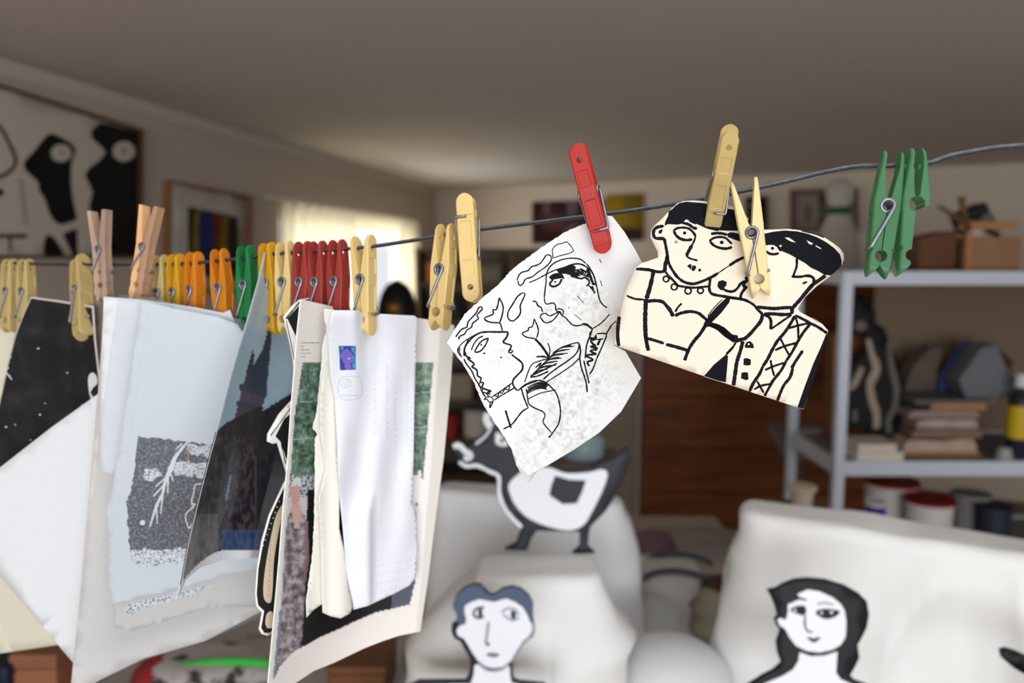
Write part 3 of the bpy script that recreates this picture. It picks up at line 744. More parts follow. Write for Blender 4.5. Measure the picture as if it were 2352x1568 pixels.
# grey-haired head cutout
g = tf(1030, 1300, 5.85)
M_gh = mat('slate_blue_gloss', (78, 92, 114), .6, spec=.15); M_dk = mat('dark_line_paint', (40, 44, 52), .5); M_md = mat('mid_grey_paint', (150, 156, 168), .6)
gz = plane(1130, 1568, 1.09, 0, 8)
gz_root = root = empty('head_cutout', P(1130, 1600, 1.08), 'painted board cutout of a face with short slate-blue hair leaning on the cream cloth', 'cutout')
out = g((60, 500), (100, 400), (200, 300), (340, 240), (430, 250), (500, 320), (570, 385), (640, 370), (720, 310), (850, 275), (980, 310), (1090, 400), (1140, 500), (1137, 650), (1150, 760), (1165, 880), (1130, 960), (1040, 1020), (980, 1100), (900, 1220), (870, 1300), (860, 1420), (880, 1530), (980, 1560), (1300, 1590), (1500, 1900), (-700, 1900), (-550, 1620), (-400, 1550), (230, 1545), (265, 1480), (295, 1350), (285, 1230), (210, 1100), (160, 1010), (80, 970), (40, 880), (45, 790), (110, 740), (110, 650), (60, 560))
sheet('cutout_board', out, gz, [M_dk, M_hw, M_gh, M_md], 40, .01, [
    ('P', g((62, 500), (102, 400), (202, 302), (340, 242), (430, 252), (500, 322), (570, 387), (640, 372), (720, 312), (850, 277), (980, 312), (1090, 402), (1138, 500), (1135, 650), (1140, 735), (1095, 735), (1060, 650), (1000, 550), (900, 480), (780, 430), (700, 450), (610, 478), (520, 460), (420, 440), (300, 480), (220, 530), (215, 620), (240, 700), (228, 768), (150, 785), (110, 740), (112, 650), (62, 560)), 2, 1),
    ('S', g((340, 245), (430, 255), (500, 330), (540, 370)), 6, 0, 2),
    ('P', g((220, 530), (300, 480), (420, 440), (520, 460), (610, 478), (700, 450), (780, 430), (900, 480), (1000, 550), (1060, 650), (1098, 745), (1130, 770), (1120, 870), (1080, 940), (1000, 1000), (930, 1120), (840, 1260), (780, 1320), (700, 1355), (600, 1365), (500, 1340), (400, 1270), (330, 1170), (260, 1050), (210, 970), (130, 930), (105, 860), (150, 795), (230, 772), (240, 700), (215, 620)), 1, 1.5),
    ('P', g((350, 1330), (400, 1310), (480, 1385), (600, 1420), (720, 1400), (790, 1335), (820, 1345), (830, 1480), (850, 1560), (1200, 1640), (1300, 1890), (-600, 1890), (-450, 1640), (-300, 1590), (300, 1575), (340, 1460)), 1, 1.5),
    ('S', g((330, 640), (380, 560), (480, 550)), 5, 0, 3), ('S', g((330, 640), (400, 690), (480, 670)), 5, 0, 3), ('Q', g((400, 570), (450, 570), (455, 670), (405, 670)), 0, 3),
    ('S', g((720, 620), (780, 565), (880, 570), (950, 650)), 5, 3, 3), ('S', g((730, 640), (800, 690), (880, 720), (950, 680)), 5, 3, 3), ('Q', g((840, 590), (900, 600), (900, 700), (850, 700)), 0, 3),
    ('S', g((540, 740), (520, 900), (500, 1040)), 7, 3, 3), ('P', circ(1030 + 533 / 5.85, 1300 + 1042 / 5.85, 4), 0, 3),
    ('Q', g((505, 1180), (600, 1155), (690, 1185), (600, 1220)), 0, 3), ('Q', g((530, 1186), (600, 1172), (670, 1188), (600, 1200)), 3, 4),
    ('S', g((420, 1310), (500, 1375), (600, 1400), (720, 1375), (800, 1310)), 6, 3, 3), ('S', g((1128, 780), (1140, 870), (1100, 950), (1010, 1020), (900, 1180), (840, 1290)), 5, 3, 3)], root, sidemat=0, layer=.0006)

# woman with long dark hair cutout
g = tf(1640, 1120, 3.303)
wz = plane(1880, 1568, 1.10, -3, 8)
M_hair = mat('near_black_paint', (26, 26, 30), .6)
wz_root = root = empty('head_cutout', P(1880, 1600, 1.09), 'painted board cutout of a woman with long black hair leaning on the right cloth', 'cutout')
out = g((410, 780), (480, 765), (540, 730), (620, 700), (720, 690), (860, 703), (1000, 745), (1100, 800), (1160, 860), (1177, 960), (1160, 1060), (1120, 1140), (1090, 1190), (1103, 1290), (1070, 1360), (1035, 1420), (1080, 1470), (1250, 1530), (1350, 1700), (100, 1700), (180, 1560), (300, 1480), (380, 1430), (460, 1390), (518, 1335), (490, 1260), (480, 1180), (510, 1090), (480, 1050), (468, 1000), (490, 975), (470, 900), (440, 830))
sheet('cutout_board', out, wz, [M_hair, M_hw, M_md], 40, .01, [
    ('P', g((560, 885), (600, 845), (650, 830), (630, 805), (710, 770), (800, 785), (900, 830), (960, 880), (990, 930), (1003, 1020), (997, 1130), (960, 1190), (900, 1225), (800, 1248), (700, 1235), (620, 1195), (570, 1130), (540, 1070), (495, 1040), (480, 1000), (495, 985), (545, 1000), (560, 940)), 1, 1),
    ('P', g((648, 1245), (730, 1275), (830, 1272), (935, 1240), (925, 1400), (960, 1450), (1060, 1495), (1220, 1560), (1300, 1690), (160, 1690), (240, 1560), (400, 1475), (520, 1425), (600, 1375), (640, 1310)), 1, 1),
    ('Q', g((575, 925), (620, 895), (690, 895), (700, 930), (680, 965), (620, 950)), 0, 2), ('P', circ(1640 + 612 / 3.303, 1120 + 925 / 3.303, 3), 1, 3),
    ('Q', g((770, 935), (830, 915), (900, 920), (955, 935), (920, 975), (850, 993), (790, 970)), 0, 2), ('P', circ(1640 + 888 / 3.303, 1120 + 942 / 3.303, 3.4), 1, 3), ('P', circ(1640 + 812 / 3.303, 1120 + 945 / 3.303, 3), 1, 3),
    ('S', g((575, 870), (640, 838), (700, 850)), 5, 0, 2), ('S', g((780, 880), (840, 870), (905, 885)), 5, 2, 2),
    ('S', g((690, 965), (688, 1040), (710, 1085), (745, 1090)), 4.5, 0, 2), ('Q', g((700, 1130), (730, 1132), (755, 1142), (785, 1130), (808, 1132), (755, 1172)), 0, 2)], root, sidemat=0, layer=.0006)
# black rounded cutout tip at far right on the cloth
g = tf(1640, 1120, 3.303)
o = sheet('black_cutout_arm', g((2185, 1240), (2230, 1225), (2300, 1245), (2400, 1290), (2600, 1380), (2600, 1560), (2400, 1440), (2280, 1370), (2200, 1300)), plane(2320, 1500, 1.08, -5, 6), [M_black], 40, .01, (), None)
tag(o, 'black rounded cutout tip entering at the right edge over the white cloth', 'cutout')
for ob, xx, yy_, zz_ in ((gz_root, 1130, 1700, 1.13), (wz_root, 1880, 1700, 1.14)):
    q = P(xx, yy_, zz_); box('support_post', q.x - .012, q.x + .012, q.y, q.y + .012, 0, q.z, M_dark, ob)
q = P(2500, 1510, 1.1); box('support_post', q.x - .012, q.x + .012, q.y + .012, q.y + .024, 0, q.z, M_dark, o)

# ------------------------------------------------------------------ things between the drapes
# striped canvas bag
def sack(name, cx, cy, w, d, z0, z1, m, label, seed=0, cat='bag', lean=0):
    V = []; Fc = []; N = 64; K = 24
    for k in range(K + 1):
        t = k / K
        for i in range(N):
            a = 2 * math.pi * i / N
            ca, sa = math.cos(a), math.sin(a); p = 4
            rr_ = (abs(ca) ** p + abs(sa) ** p) ** (-1 / p)
            wv = 1 + .06 * noise.noise(Vector((ca * 2 + seed, sa * 2, t * 4))) + .03 * math.sin(a * 9 + t * 5 + seed)
            tp = 1 - .10 * t
            V.append(Vector((cx + w / 2 * ca * rr_ * wv * tp + lean * t, cy + d / 2 * sa * rr_ * wv * (1 - .5 * t ** 2), z0 + (z1 - z0) * t + (.012 * math.sin(a * 2 + seed) if k == K else 0))))
    for k in range(K):
        for i in range(N): j = (i + 1) % N; Fc.append((k * N + i, k * N + j, (k + 1) * N + j, (k + 1) * N + i))
    Fc.append(tuple(reversed(range(N)))); Fc.append(tuple(K * N + i for i in range(N)))
    return V, Fc
zz = 2.15
bt = P(1560, 1292, zz); bc = P(1560, 1400, zz)
M_canvas = mat('grey_white_canvas', (206, 204, 200), .9, noise_amt=.12, nscale=9)
M_band = mat('dark_grey_band', (70, 76, 86), .8)
o_bag = drape('striped_bag', P(1478, 1316, 2.15), P(1622, 1322, 2.15), .16, 0, .03, .02, .02, .01, 4.0, M_canvas, 'pale canvas bag with two dark grey bands between the draped cloths', .002, .02, .012, 'bag')
root = o_bag
for pxs in (((1476, 1330), (1500, 1316), (1545, 1310), (1600, 1318), (1630, 1334)), ((1486, 1282), (1540, 1272), (1600, 1278), (1636, 1296))):
    hi_ = pxs[0][1] < 1300
    V, Fc = tube_geo([P(x, y, zz + (.12 if hi_ else -.012)) for x, y in smoothpts(list(pxs), 8)], .0075, 8)
    link('dark_band', V, Fc, M_band, root, smooth=True)
# crumpled cloths behind bag
M_rag = mat('grey_rag', (156, 146, 140), .95, noise_amt=.25, nscale=8); M_rag2 = mat('cream_rag', (168, 158, 138), .95, noise_amt=.15, nscale=8)
def mound(name, c, rx, ry_, h, m, label, seed, cat='cloth', pw=1):
    V = []; Fc = []; N = 48; K = 14
    for k in range(K + 1):
        t = k / K * math.pi / 2
        for i in range(N):
            a = 2 * math.pi * i / N; w = 1 + .22 * noise.noise(Vector((math.cos(a) * 1.6 + seed, math.sin(a) * 1.6, t * 2)))
            V.append(Vector((c.x + rx * math.cos(a) * math.cos(t) ** pw * w, c.y + ry_ * math.sin(a) * math.cos(t) ** pw * w, c.z + h * math.sin(t) * (1 + .12 * noise.noise(Vector((math.cos(a) * 2, math.sin(a) * 2 + seed, 3)))))))
    for k in range(K):
        for i in range(N): j = (i + 1) % N; Fc.append((k * N + i, k * N + j, (k + 1) * N + j, (k + 1) * N + i))
    Fc.append(tuple(reversed(range(N))))
    return tag(link(name, V, Fc, m, smooth=True), label, cat)
# low table carrying the rags
tz_ = P(1560, 1300, 2.6).z
root = empty('rag_table', (P(1560, 1300, 2.75).x, P(1560, 1300, 2.75).y, 0), 'low dark table heaped with rags in front of the plank cabinet', 'table')
ty = P(1560, 1300, 2.6).y; tx0, tx1 = P(1400, 1300, 2.75).x, P(1700, 1300, 2.75).x
box('table_top', tx0, tx1, ty, ty + .5, tz_ - .03, tz_, mat('grey_brown_table', (168, 152, 142), .7), root, .003)
for x in (tx0 + .01, tx1 - .05):
    for y in (ty + .01, ty + .45): box('leg', x, x + .04, y, y + .04, 0, tz_ - .0305, M_dark, root)
mound('grey_cloth_heap', Vector((P(1600, 1260, 2.8).x, ty + .22, tz_ + .001)), .2, .14, P(1600, 1232, 2.82).z - tz_, M_rag, 'crumpled brown-grey cloth heap on the low dark table', 1)
mound('mauve_cloth_heap', Vector((P(1492, 1260, 2.8).x, ty + .16, tz_ + .001)), .085, .1, P(1492, 1205, 2.82).z - tz_, mat('mauve_rag', (128, 104, 112), .9, noise_amt=.3, nscale=12), 'mauve cloth bundle at the left end of the low dark table', 2)
drape('cream_cloth_sack', P(1612, 1372, 2.0), P(1672, 1378, 2.0), .10, 0, .02, .02, .02, .01, 7.0, M_rag2, 'slumped cream cloth sack right of the striped bag', .01, .025, .02, 'sack')
# white lampshade dome at the bottom
dm = P(1565, 1522, 1.28)
root = empty('white_dome', (dm.x, dm.y + .08, 0), 'white domed lampshade on a stand at the bottom between the cloths', 'lampshade')
hp = [(.105, -.12)] + [(.105 * math.cos(a), .105 * math.sin(a) * .75 - .08 + .0) for a in [i / 12 * math.pi / 2 for i in range(12)]] + [(.004, -.0012)]
V, Fc = lathe_geo((dm.x, dm.y + .08, dm.z), hp, 48); link('shade', V, Fc, mat('white_shade', (214, 214, 216), .5), root, smooth=True)
V, Fc = lathe_geo((dm.x, dm.y + .08, 0), [(.12, 0), (.12, .02), (.015, .03), (.015, dm.z - .1)], 24); link('stand', V, Fc, M_dark, root)
# glass jar behind the hen
jb = P(1335, 1104, 1.92); 
root = empty('glass_jar', (jb.x, jb.y, P(1335, 1120, 1.92).z), 'clear glass jar with green and blue glints behind the hen', 'jar')
jz0 = P(1180, 1112, 1.7).z + .004; jh = P(1335, 985, 1.92).z - jz0
V, Fc = lathe_geo((jb.x, jb.y, jz0), [(.05, 0), (.054, .006), (.054, jh * .75), (.04, jh * .88), (.04, jh)], 32)
link('glass', V, Fc, mat('jar_glass', (170, 190, 200), .08, transp=.5), root, smooth=True)
V, Fc = lathe_geo((jb.x + .004, jb.y, jz0 + .008), [(.03, 0), (.036, .03), (.02, .07), (.004, .075)], 20)
link('green_contents', V, Fc, mat('green_contents', (120, 160, 126), .5), root, smooth=True)
tb = empty('jar_table', (jb.x, jb.y, 0), 'narrow support table under the glass jar behind the white sheet', 'table')
box('table_top', jb.x - .09, jb.x + .09, jb.y - .001 - .07, jb.y + .09, jz0 - .022, jz0 - .0005, M_dark, tb, .002)
for sx in (-.08, .06): box('leg', jb.x + sx, jb.x + sx + .02, jb.y + .06, jb.y + .08, 0, jz0 - .0225, M_dark, tb)
for sx in (-.08, .06): box('leg', jb.x + sx, jb.x + sx + .02, jb.y - .06, jb.y - .04, 0, jz0 - .0225, M_dark, tb)
# pale pot and grey bowl left of shelving posts
pz_ = P(1838, 1175, 2.3).z
root = empty('side_pedestal', (P(1845, 1175, 2.35).x, P(1845, 1175, 2.35).y, 0), 'dark pedestal under the small cream pot left of the shelving', 'pedestal')
pc = P(1840, 1175, 2.35)
box('pedestal_top', pc.x - .07, pc.x + .07, pc.y - .07, pc.y + .07, pz_ - .03, pz_, M_dark, root, .003); box('column', pc.x - .03, pc.x + .03, pc.y - .03, pc.y + .03, 0, pz_ - .0305, M_dark, root)
V, Fc = lathe_geo((pc.x, pc.y, pz_ + .0005), [(.026, 0), (.03, .004), (.033, .05), (.042, .052), (.042, .062), (.036, .064)], 28)
tag(link('cream_pot', V, Fc, mat('cream_plastic', (206, 192, 172), .5)), 'small cream plastic pot on the dark pedestal left of the shelving', 'pot')
gb = P(1834, 1040, 3.6)
root = empty('grey_basin', (gb.x, gb.y, 0), 'grey bowl-shaped basin on a stand left of the shelving posts', 'basin')
zt = P(1850, 985, 3.6).z
V, Fc = lathe_geo((gb.x, gb.y, zt), [(.03, -.13), (.07, -.12), (.10, -.07), (.13, -.005), (.135, 0), (.12, 0), (.09, -.06), (.02, -.10)], 36); link('bowl', V, Fc, mat('grey_basin', (128, 124, 122), .6), root, smooth=True)
V, Fc = lathe_geo((gb.x, gb.y, 0), [(.12, 0), (.12, .02), (.02, .03), (.02, zt - .131)], 24); link('stand', V, Fc, M_dark, root)

# ------------------------------------------------------------------ lower left clutter on a worktable
tw = 1.45; WZ = P(300, 1620, tw).z
root = empty('work_table', (P(350, 1600, 1.6).x, P(350, 1600, 1.6).y, 0), 'pale work table under the hanging papers at lower left', 'table')
x0, x1 = P(-250, 1600, 1.5).x, -.225; y0_, y1_ = P(300, 1650, 1.2).y, P(300, 1500, 1.9).y
M_tab = mat('pale_table', (176, 170, 164), .6, noise_amt=.1, nscale=6)
box('table_top', x0, x1, y0_, y1_, WZ - .035, WZ, M_tab, root, .004)
for x in (x0 + .02, x1 - .07):
    for y in (y0_ + .02, y1_ - .07): box('leg', x, x + .05, y, y + .05, 0, WZ - .0355, M_tab, root)
# brown wooden box with lid
def tbox(nm, pxa, pxb, pyt, z, d, m, lb, ct='box', rot=0):
    X0, X1 = P(pxa, 1550, z).x, P(pxb, 1550, z).x; y = P(200, 1550, z).y; zt = P((pxa + pxb) / 2, pyt, z).z
    r_ = empty(nm, ((X0 + X1) / 2, y + d / 2, WZ), lb, ct); pv = Vector(((X0 + X1) / 2, y + d / 2, 0))
    box('body', X0, X1, y, y + d, WZ + .0005, WZ + (zt - WZ) * .8, m, r_, .005, rot, pv)
    box('lid', X0 - .003, X1 + .003, y - .003, y + d + .003, WZ + (zt - WZ) * .8 + .0005, zt, m, r_, .005, rot, pv)
tbox('brown_wooden_box', 26, 128, 1500, 1.36, .09, mat('warm_brown', (150, 98, 70), .5, noise_amt=.3, nscale=8), 'warm brown wooden box on the table at lower left')
tbox('black_box', 122, 204, 1482, 1.72, .12, mat('black_case', (16, 17, 20), .5), 'black box behind the green roll at lower left')
tbox('navy_box', -90, 14, 1532, 1.34, .1, mat('navy_case', (22, 34, 58), .5), 'navy blue box in the bottom left corner')
V, Fc = lathe_geo((0, 0, 0), [(.010, 0), (.026, .002), (.028, .006), (.028, .052), (.026, .058), (.010, .058)], 28)
gc = P(165, 1550, 1.46); R = Matrix.Rotation(D2R(70), 3, 'Z') @ Matrix.Rotation(D2R(90), 3, 'Y')
tag(link('green_roll', [R @ v + Vector((gc.x - .01, gc.y - .02, WZ + .0285)) for v in V], Fc, mat('green_tape', (52, 170, 52), .4), smooth=False), 'bright green roll lying on the table at lower left', 'roll')
# red and green bag with piping, under the sheets
bgc = P(470, 1560, 1.5)
root = empty('patterned_bag', (bgc.x, bgc.y, WZ), 'grey patterned bag with red side and bright green piping, bottom left of centre', 'bag')
V, Fc = [], []
bw = P(640, 1560, 1.5).x - P(300, 1560, 1.5).x; bh = P(470, 1500, 1.5).z - WZ
N = 40; K = 14
for k in range(K + 1):
    t = k / K * math.pi / 2
    for i in range(N):
        a = 2 * math.pi * i / N; w = 1 + .05 * noise.noise(Vector((math.cos(a) * 2, math.sin(a) * 2, t)))
        V.append(Vector((bgc.x + bw / 2 * math.cos(a) * math.cos(t) ** .4 * w, bgc.y + .09 * math.sin(a) * math.cos(t) ** .4 * w, WZ + .0005 + bh * math.sin(t))))
for k in range(K):
    for i in range(N): j = (i + 1) % N; Fc.append((k * N + i, k * N + j, (k + 1) * N + j, (k + 1) * N + i))
Fc.append(tuple(reversed(range(N))))
mi = [(1 if (q // N) < 14 and sum(V[i].x for i in f) / len(f) < bgc.x - bw * .26 else 0) for q, f in enumerate(Fc)]
link('bag_body', V, Fc, [mat('bag_pattern', (176, 170, 166), .8, rgb2=(60, 56, 58), nscale=22, thr=(.52, .6)), mat('bag_red', (150, 44, 42), .7)], root, smooth=True, midx=mi)
pth = [Vector((bgc.x - bw * .24 + bw * .72 * i / 16, bgc.y - .03, WZ + .004 + bh * math.sin(max(.05, math.acos(min(1, abs(-.24 + .72 * i / 16) * 2)) ** 1.0)) * 1.0)) for i in range(17)]
pth = [Vector((p.x, p.y, WZ + bh * (.80 + .24 * math.sin(i / 16 * math.pi * .75)))) for i, p in enumerate(pth)]
V, Fc = tube_geo(pth, .008, 10); link('green_piping', V, Fc, mat('green_piping', (58, 172, 66), .5), root, smooth=True)
V, Fc = tube_geo([Vector((bgc.x + bw * .18, bgc.y - .096, WZ + bh * .45)), Vector((bgc.x + bw * .26, bgc.y - .094, WZ + bh * .66)), Vector((bgc.x + bw * .36, bgc.y - .082, WZ + bh * .5))], .013, 10); link('red_handle', V, Fc, mat('bag_red', (150, 44, 42), .7), root, smooth=True)
# brown box + grey papers bottom centre
tbox('brown_crate', 752, 885, 1530, 1.42, .14, mat('brown_crate', (108, 66, 34), .6, noise_amt=.3, nscale=8), 'brown wooden crate at the bottom under the portrait poster', 'crate')
o = box('grey_folder', P(560, 1500, 1.7).x, P(745, 1500, 1.7).x, P(600, 1500, 1.7).y, P(600, 1500, 1.7).y + .03, WZ + .0005, P(600, 1482, 1.7).z, mat('grey_marbled', (160, 158, 156), .7, rgb2=(100, 100, 102), nscale=9), None, .003)
tag(o, 'grey marbled folder standing behind the patterned bag', 'folder')

# ------------------------------------------------------------------ steel cable
M_steel = mat('galvanised_wire', (104, 107, 116), .35, metal=.85, noise_amt=.35, nscale=300)
M_spring = mat('spring_steel', (150, 152, 160), .38, metal=.75, noise_amt=.3, nscale=400)
wp = [(2352, 333), (2290, 338), (2240, 346), (2180, 358), (2130, 374), (2050, 380), (1980, 381), (1940, 386), (1880, 398), (1800, 418), (1700, 440), (1600, 460), (1500, 476), (1400, 490), (1300, 502), (1200, 515), (1100, 527), (1045, 534), (960, 550), (862, 565), (780, 573), (700, 578), (640, 582), (580, 591), (520, 597), (440, 604), (350, 607), (240, 608), (120, 607), (0, 603)]
path = [P(x, y, zline(x)) for x, y in wp]
dR = (path[0] - path[5]).normalized(); dR.z = .02; dLf = (path[-1] - path[-5]).normalized(); dLf.z = 0
tR = (XR - .004 - path[0].x) / dR.x; nlw = nl
tL = (nlw.dot(L0 - path[-1]) + .004) / nlw.dot(dLf)
pp = [tuple(p) for p in path]
def cr3(pts, step):
    out = []; n = len(pts)
    for i in range(n - 1):
        g = lambda k: pts[max(0, min(n - 1, k))]
        p0, p1, p2, p3 = g(i - 1), g(i), g(i + 1), g(i + 2); d = (p2 - p1).length; k = max(1, int(d / step))
        for s in range(k):
            t = s / k; out.append(.5 * (2 * p1 + (p2 - p0) * t + (2 * p0 - 5 * p1 + 4 * p2 - p3) * t * t + (3 * p1 - p0 - 3 * p2 + p3) * t ** 3))
    out.append(pts[-1]); return out
mid = cr3(path, .0014)
fine = [mid[0] + dR * tR * k / 160 for k in range(160, 0, -1)] + mid + [mid[-1] + dLf * tL * k / 60 for k in range(1, 61)]
geo = []; strands = 6; s = 0.0; frames = []
t = (fine[1] - fine[0]).normalized(); u = Vector((0, 0, 1)); u = (u - t * u.dot(t)).normalized()
for i, p in enumerate(fine):
    if i: s += (fine[i] - fine[i - 1]).length
    t = (fine[min(len(fine) - 1, i + 1)] - fine[max(0, i - 1)]).normalized(); u = (Vector((0, 0, 1)) - t * t.z).normalized(); w = t.cross(u); frames.append((p, u, w, s))
for k in range(strands):
    pts = []
    for (p, u, w, s) in frames:
        a = 2 * math.pi * k / strands - s / .0145 * 2 * math.pi
        pts.append(p + (u * math.cos(a) + w * math.sin(a)) * .00098)
    geo.append(tube_geo(pts, .00053, 5))
geo.append(tube_geo([f[0] for f in frames], .0006, 6))
V, Fc = merge(geo)
tag(link('steel_cable', V, Fc, M_steel, smooth=True), 'twisted grey steel cable strung across the room carrying all the pegs', 'cable')

# ------------------------------------------------------------------ pegs
def peg_half_mesh(kind, spread=0.0, hole=True, zmax=37.5):
    HW = 6.1; L_ = 37.5; V = []; Fc = []
    zs_ = set()
    for i in range(76): zs_.add(-L_ + i)
    for c, r in ((-25, 3.4), (4.5, 4.4)):
        for i in range(13): zs_.add(round(c + r * math.cos(math.pi * i / 12), 3))
    for i in range(9):
        for e in (-1, 1): zs_.add(round(e * (L_ - HW * (1 - math.cos(i / 8 * math.pi / 2))), 3))
    zs_ |= {-31.5, -29.2, -18, -17.6, 20, 20.4, -20.6, -20.0, -22.0, -22.6}
    zs_ = sorted(z for z in zs_ if z <= zmax)
    st = []
    for z in zs_:
        if kind == 'plastic':
            if z < -30.5: xi = .1 + (-30.5 - z) / 7 * 5.1; xo = 6.0 - (-30.5 - z) / 7 * .6
            elif abs(z + 25) < 3.4: xi = math.sqrt(3.4 ** 2 - (z + 25) ** 2); xo = 6.1
            elif z < 8.9 and abs(z - 4.5) < 4.4: xi = max(.35, math.sqrt(4.4 ** 2 - (z - 4.5) ** 2)); xo = 7.6 if spread == 0 else 7.4
            elif z <= 8.9: xi = .35 if z > -29 else .1; xo = 6.1 + (z + 31.5) / 36 * 1.3
            else:
                t = (z - 8.9) / 28.6; xi = .6 + 4.2 * t; xo = 7.4 - .9 * t
                if spread == 0: xi = 1.6 + 2.3 * min(1, t * 1.7); xo = 7.6 - 2.2 * t
            xo = min(xo, 6.0 + max(0, z + 31.5) / 36 * (1.6 if spread == 0 else 1.3)) if z < 4.5 else xo
            if -22.3 < z < -20.2: xo -= .8
            e = L_ - abs(z); hw = math.sqrt(max(.02, HW ** 2 - max(0, HW - e) ** 2)) if e < HW else HW
            if z < 0 and e < HW: hw = math.sqrt(max(.04, 1 - (1 - e / HW) ** 2)) * HW
            g_ = 3.9; d = .55 if (-17.8 < z < 20.2 and not (4.5 - 5 < z < 4.5 + 5)) else 0
        elif kind == 'wood':
            hw = 4.2; d = 0; g_ = 3
            if z < -33: xi = .2 + (-33 - z) / 4.5 * 1.5; xo = 5.2
            elif abs(z + 25) < 2.2: xi = math.sqrt(2.2 ** 2 - (z + 25) ** 2) + .2; xo = 5.6
            elif abs(z + 14) < 1.8: xi = math.sqrt(1.8 ** 2 - (z + 14) ** 2) * .8 + .2; xo = 5.8
            elif abs(z - 4.5) < 3.2: xi = math.sqrt(3.2 ** 2 - (z - 4.5) ** 2) * .7 + .3; xo = 6.2
            elif z <= 8: xi = .3; xo = 6.2
            else: t = (z - 8) / 29.5; xi = .4 + 5.0 * t; xo = 6.4 + 2.8 * t
        sp_ = spread * max(0, (z - 4.5) / 33); xi += sp_; xo += sp_
        st.append((z, xi, xo, hw, d, g_))
    for z, xi, xo, hw, d, g_ in st:
        s_ = hw / (6.1 if kind == 'plastic' else 4.2); ch = min(.8, (xo - xi) * .4) * (1 if kind == 'plastic' else .4); gg = g_ * s_
        cy_ = min(.8, hw * .3) * (1 if kind == 'plastic' else .4)
        loop = [(xo, -hw + cy_), (xo, -gg), (xo - d, -gg + .4 * s_), (xo - d, gg - .4 * s_), (xo, gg), (xo, hw - cy_), (xo - ch, hw), (xi, hw), (xi, -hw), (xo - ch, -hw)]
        V += [Vector((x, y, z)) * .001 for x, y in loop]
    n = 10
    for k in range(len(st) - 1):
        for i in range(n): j = (i + 1) % n; Fc.append((k * n + i, k * n + j, (k + 1) * n + j, (k + 1) * n + i))
    Fc.append(tuple(reversed(range(n)))); Fc.append(tuple((len(st) - 1) * n + i for i in range(n)))
    me = bpy.data.meshes.new('peg_half'); me.from_pydata(V, [], Fc); me.materials.append(None); me.update()
    bm = bmesh.new(); bm.from_mesh(me); bmesh.ops.recalc_face_normals(bm, faces=bm.faces); bm.to_mesh(me); bm.free()
    if hole and kind == 'plastic':
        o = bpy.data.objects.new('tmp', me); COL.objects.link(o)
        cv, cf = lathe_geo((0, 0, 0), [(.0021, -.03), (.0021, .03)], 20); R = Matrix.Rotation(math.pi / 2, 3, 'Y')
        cm = bpy.data.meshes.new('c'); cm.from_pydata([R @ v + Vector((0, 0, .0275)) for v in cv], [], cf); cm.materials.append(None)
        bm = bmesh.new(); bm.from_mesh(cm); bmesh.ops.recalc_face_normals(bm, faces=bm.faces); bm.to_mesh(cm); bm.free()
        co = bpy.data.objects.new('c', cm); COL.objects.link(co)
        md = o.modifiers.new('b', 'BOOLEAN'); md.object = co; md.operation = 'DIFFERENCE'; md.solver = 'EXACT'
        dg = bpy.context.evaluated_depsgraph_get(); me2 = bpy.data.meshes.new_from_object(o.evaluated_get(dg))
        bpy.data.objects.remove(o); bpy.data.objects.remove(co); me = me2
    return me
HM = {('plastic', 0): peg_half_mesh('plastic'), ('plastic', 4): peg_half_mesh('plastic', 1.8), ('wood', 0): peg_half_mesh('wood'),
      ('plastic', -2): peg_half_mesh('plastic', -2), 'broken': peg_half_mesh('plastic')}
def spring_mesh(zl=-21.3, xo=6.6, coil=4.5, yy=7.2, rc=3.5, turns=4, rw=.98):
    pts = []
    def add(*p): pts.append(Vector(p))
    add(-xo - .3, 1.0, zl); add(-xo - .3, -2, zl); add(-xo - .3, -yy + 1.2, zl); add(-xo - .1, -yy + .3, zl + .3); add(-xo + .5, -yy, zl + 1.3)
    A = Vector((-xo + .5, -yy, zl + 1.3)); a0 = -.35; B = Vector((rc * math.cos(a0), -yy, coil + rc * math.sin(a0)))
    for i in range(1, 8): pts.append(A.lerp(B, i / 8))
    tot = 2 * math.pi * turns + math.pi + .0; n = 18 * turns
    for i in range(n + 1):
        a = a0 + tot * i / n + 0; pts.append(Vector((rc * math.cos(a), -yy + 2 * yy * i / n, coil + rc * math.sin(a))))
    Bq = pts[-1]; A2 = Vector((xo - .5, yy, zl + 1.3))
    for i in range(1, 8): pts.append(Bq.lerp(A2, i / 8))
    pts.append(A2); add(xo + .1, yy - .3, zl + .3); add(xo + .3, yy - 1.2, zl); add(xo + .3, 2, zl); add(xo + .3, -1.0, zl)
    V, Fc = tube_geo([p * .001 for p in pts], rw * .001, 8)
    me = bpy.data.meshes.new('peg_spring'); me.from_pydata(V, [], Fc); me.polygons.foreach_set('use_smooth', [True] * len(me.polygons)); me.materials.append(M_spring); return me
SM = spring_mesh(); SMW = spring_mesh(xo=6.2, rc=3.0, yy=6.0, turns=3, rw=.8, zl=-14)
def peg_matrix(top, bot, zt, zb=None, yaw=0, flip=False):
    a = P(top[0], top[1], zt); b = P(bot[0], bot[1], zb or zt)
    Z = (a - b); s = Z.length / .075; Z.normalize(); c = (a + b) / 2
    X = (RT - Z * RT.dot(Z)).normalized(); X = Matrix.Rotation(D2R(yaw), 3, Z) @ X; Y = Z.cross(X)
    M = Matrix(((X.x * s, Y.x * s, Z.x * s, c.x), (X.y * s, Y.y * s, Z.y * s, c.y), (X.z * s, Y.z * s, Z.z * s, c.z), (0, 0, 0, 1)))
    return M
def add_child(name, me, parent, local, m):
    o = bpy.data.objects.new(name, me); COL.objects.link(o); o.parent = parent; o.matrix_local = local
    if m:
        o.material_slots[0].link = 'OBJECT'; o.material_slots[0].material = m
    return o
Rz = Matrix.Rotation(math.pi, 4, 'Z')
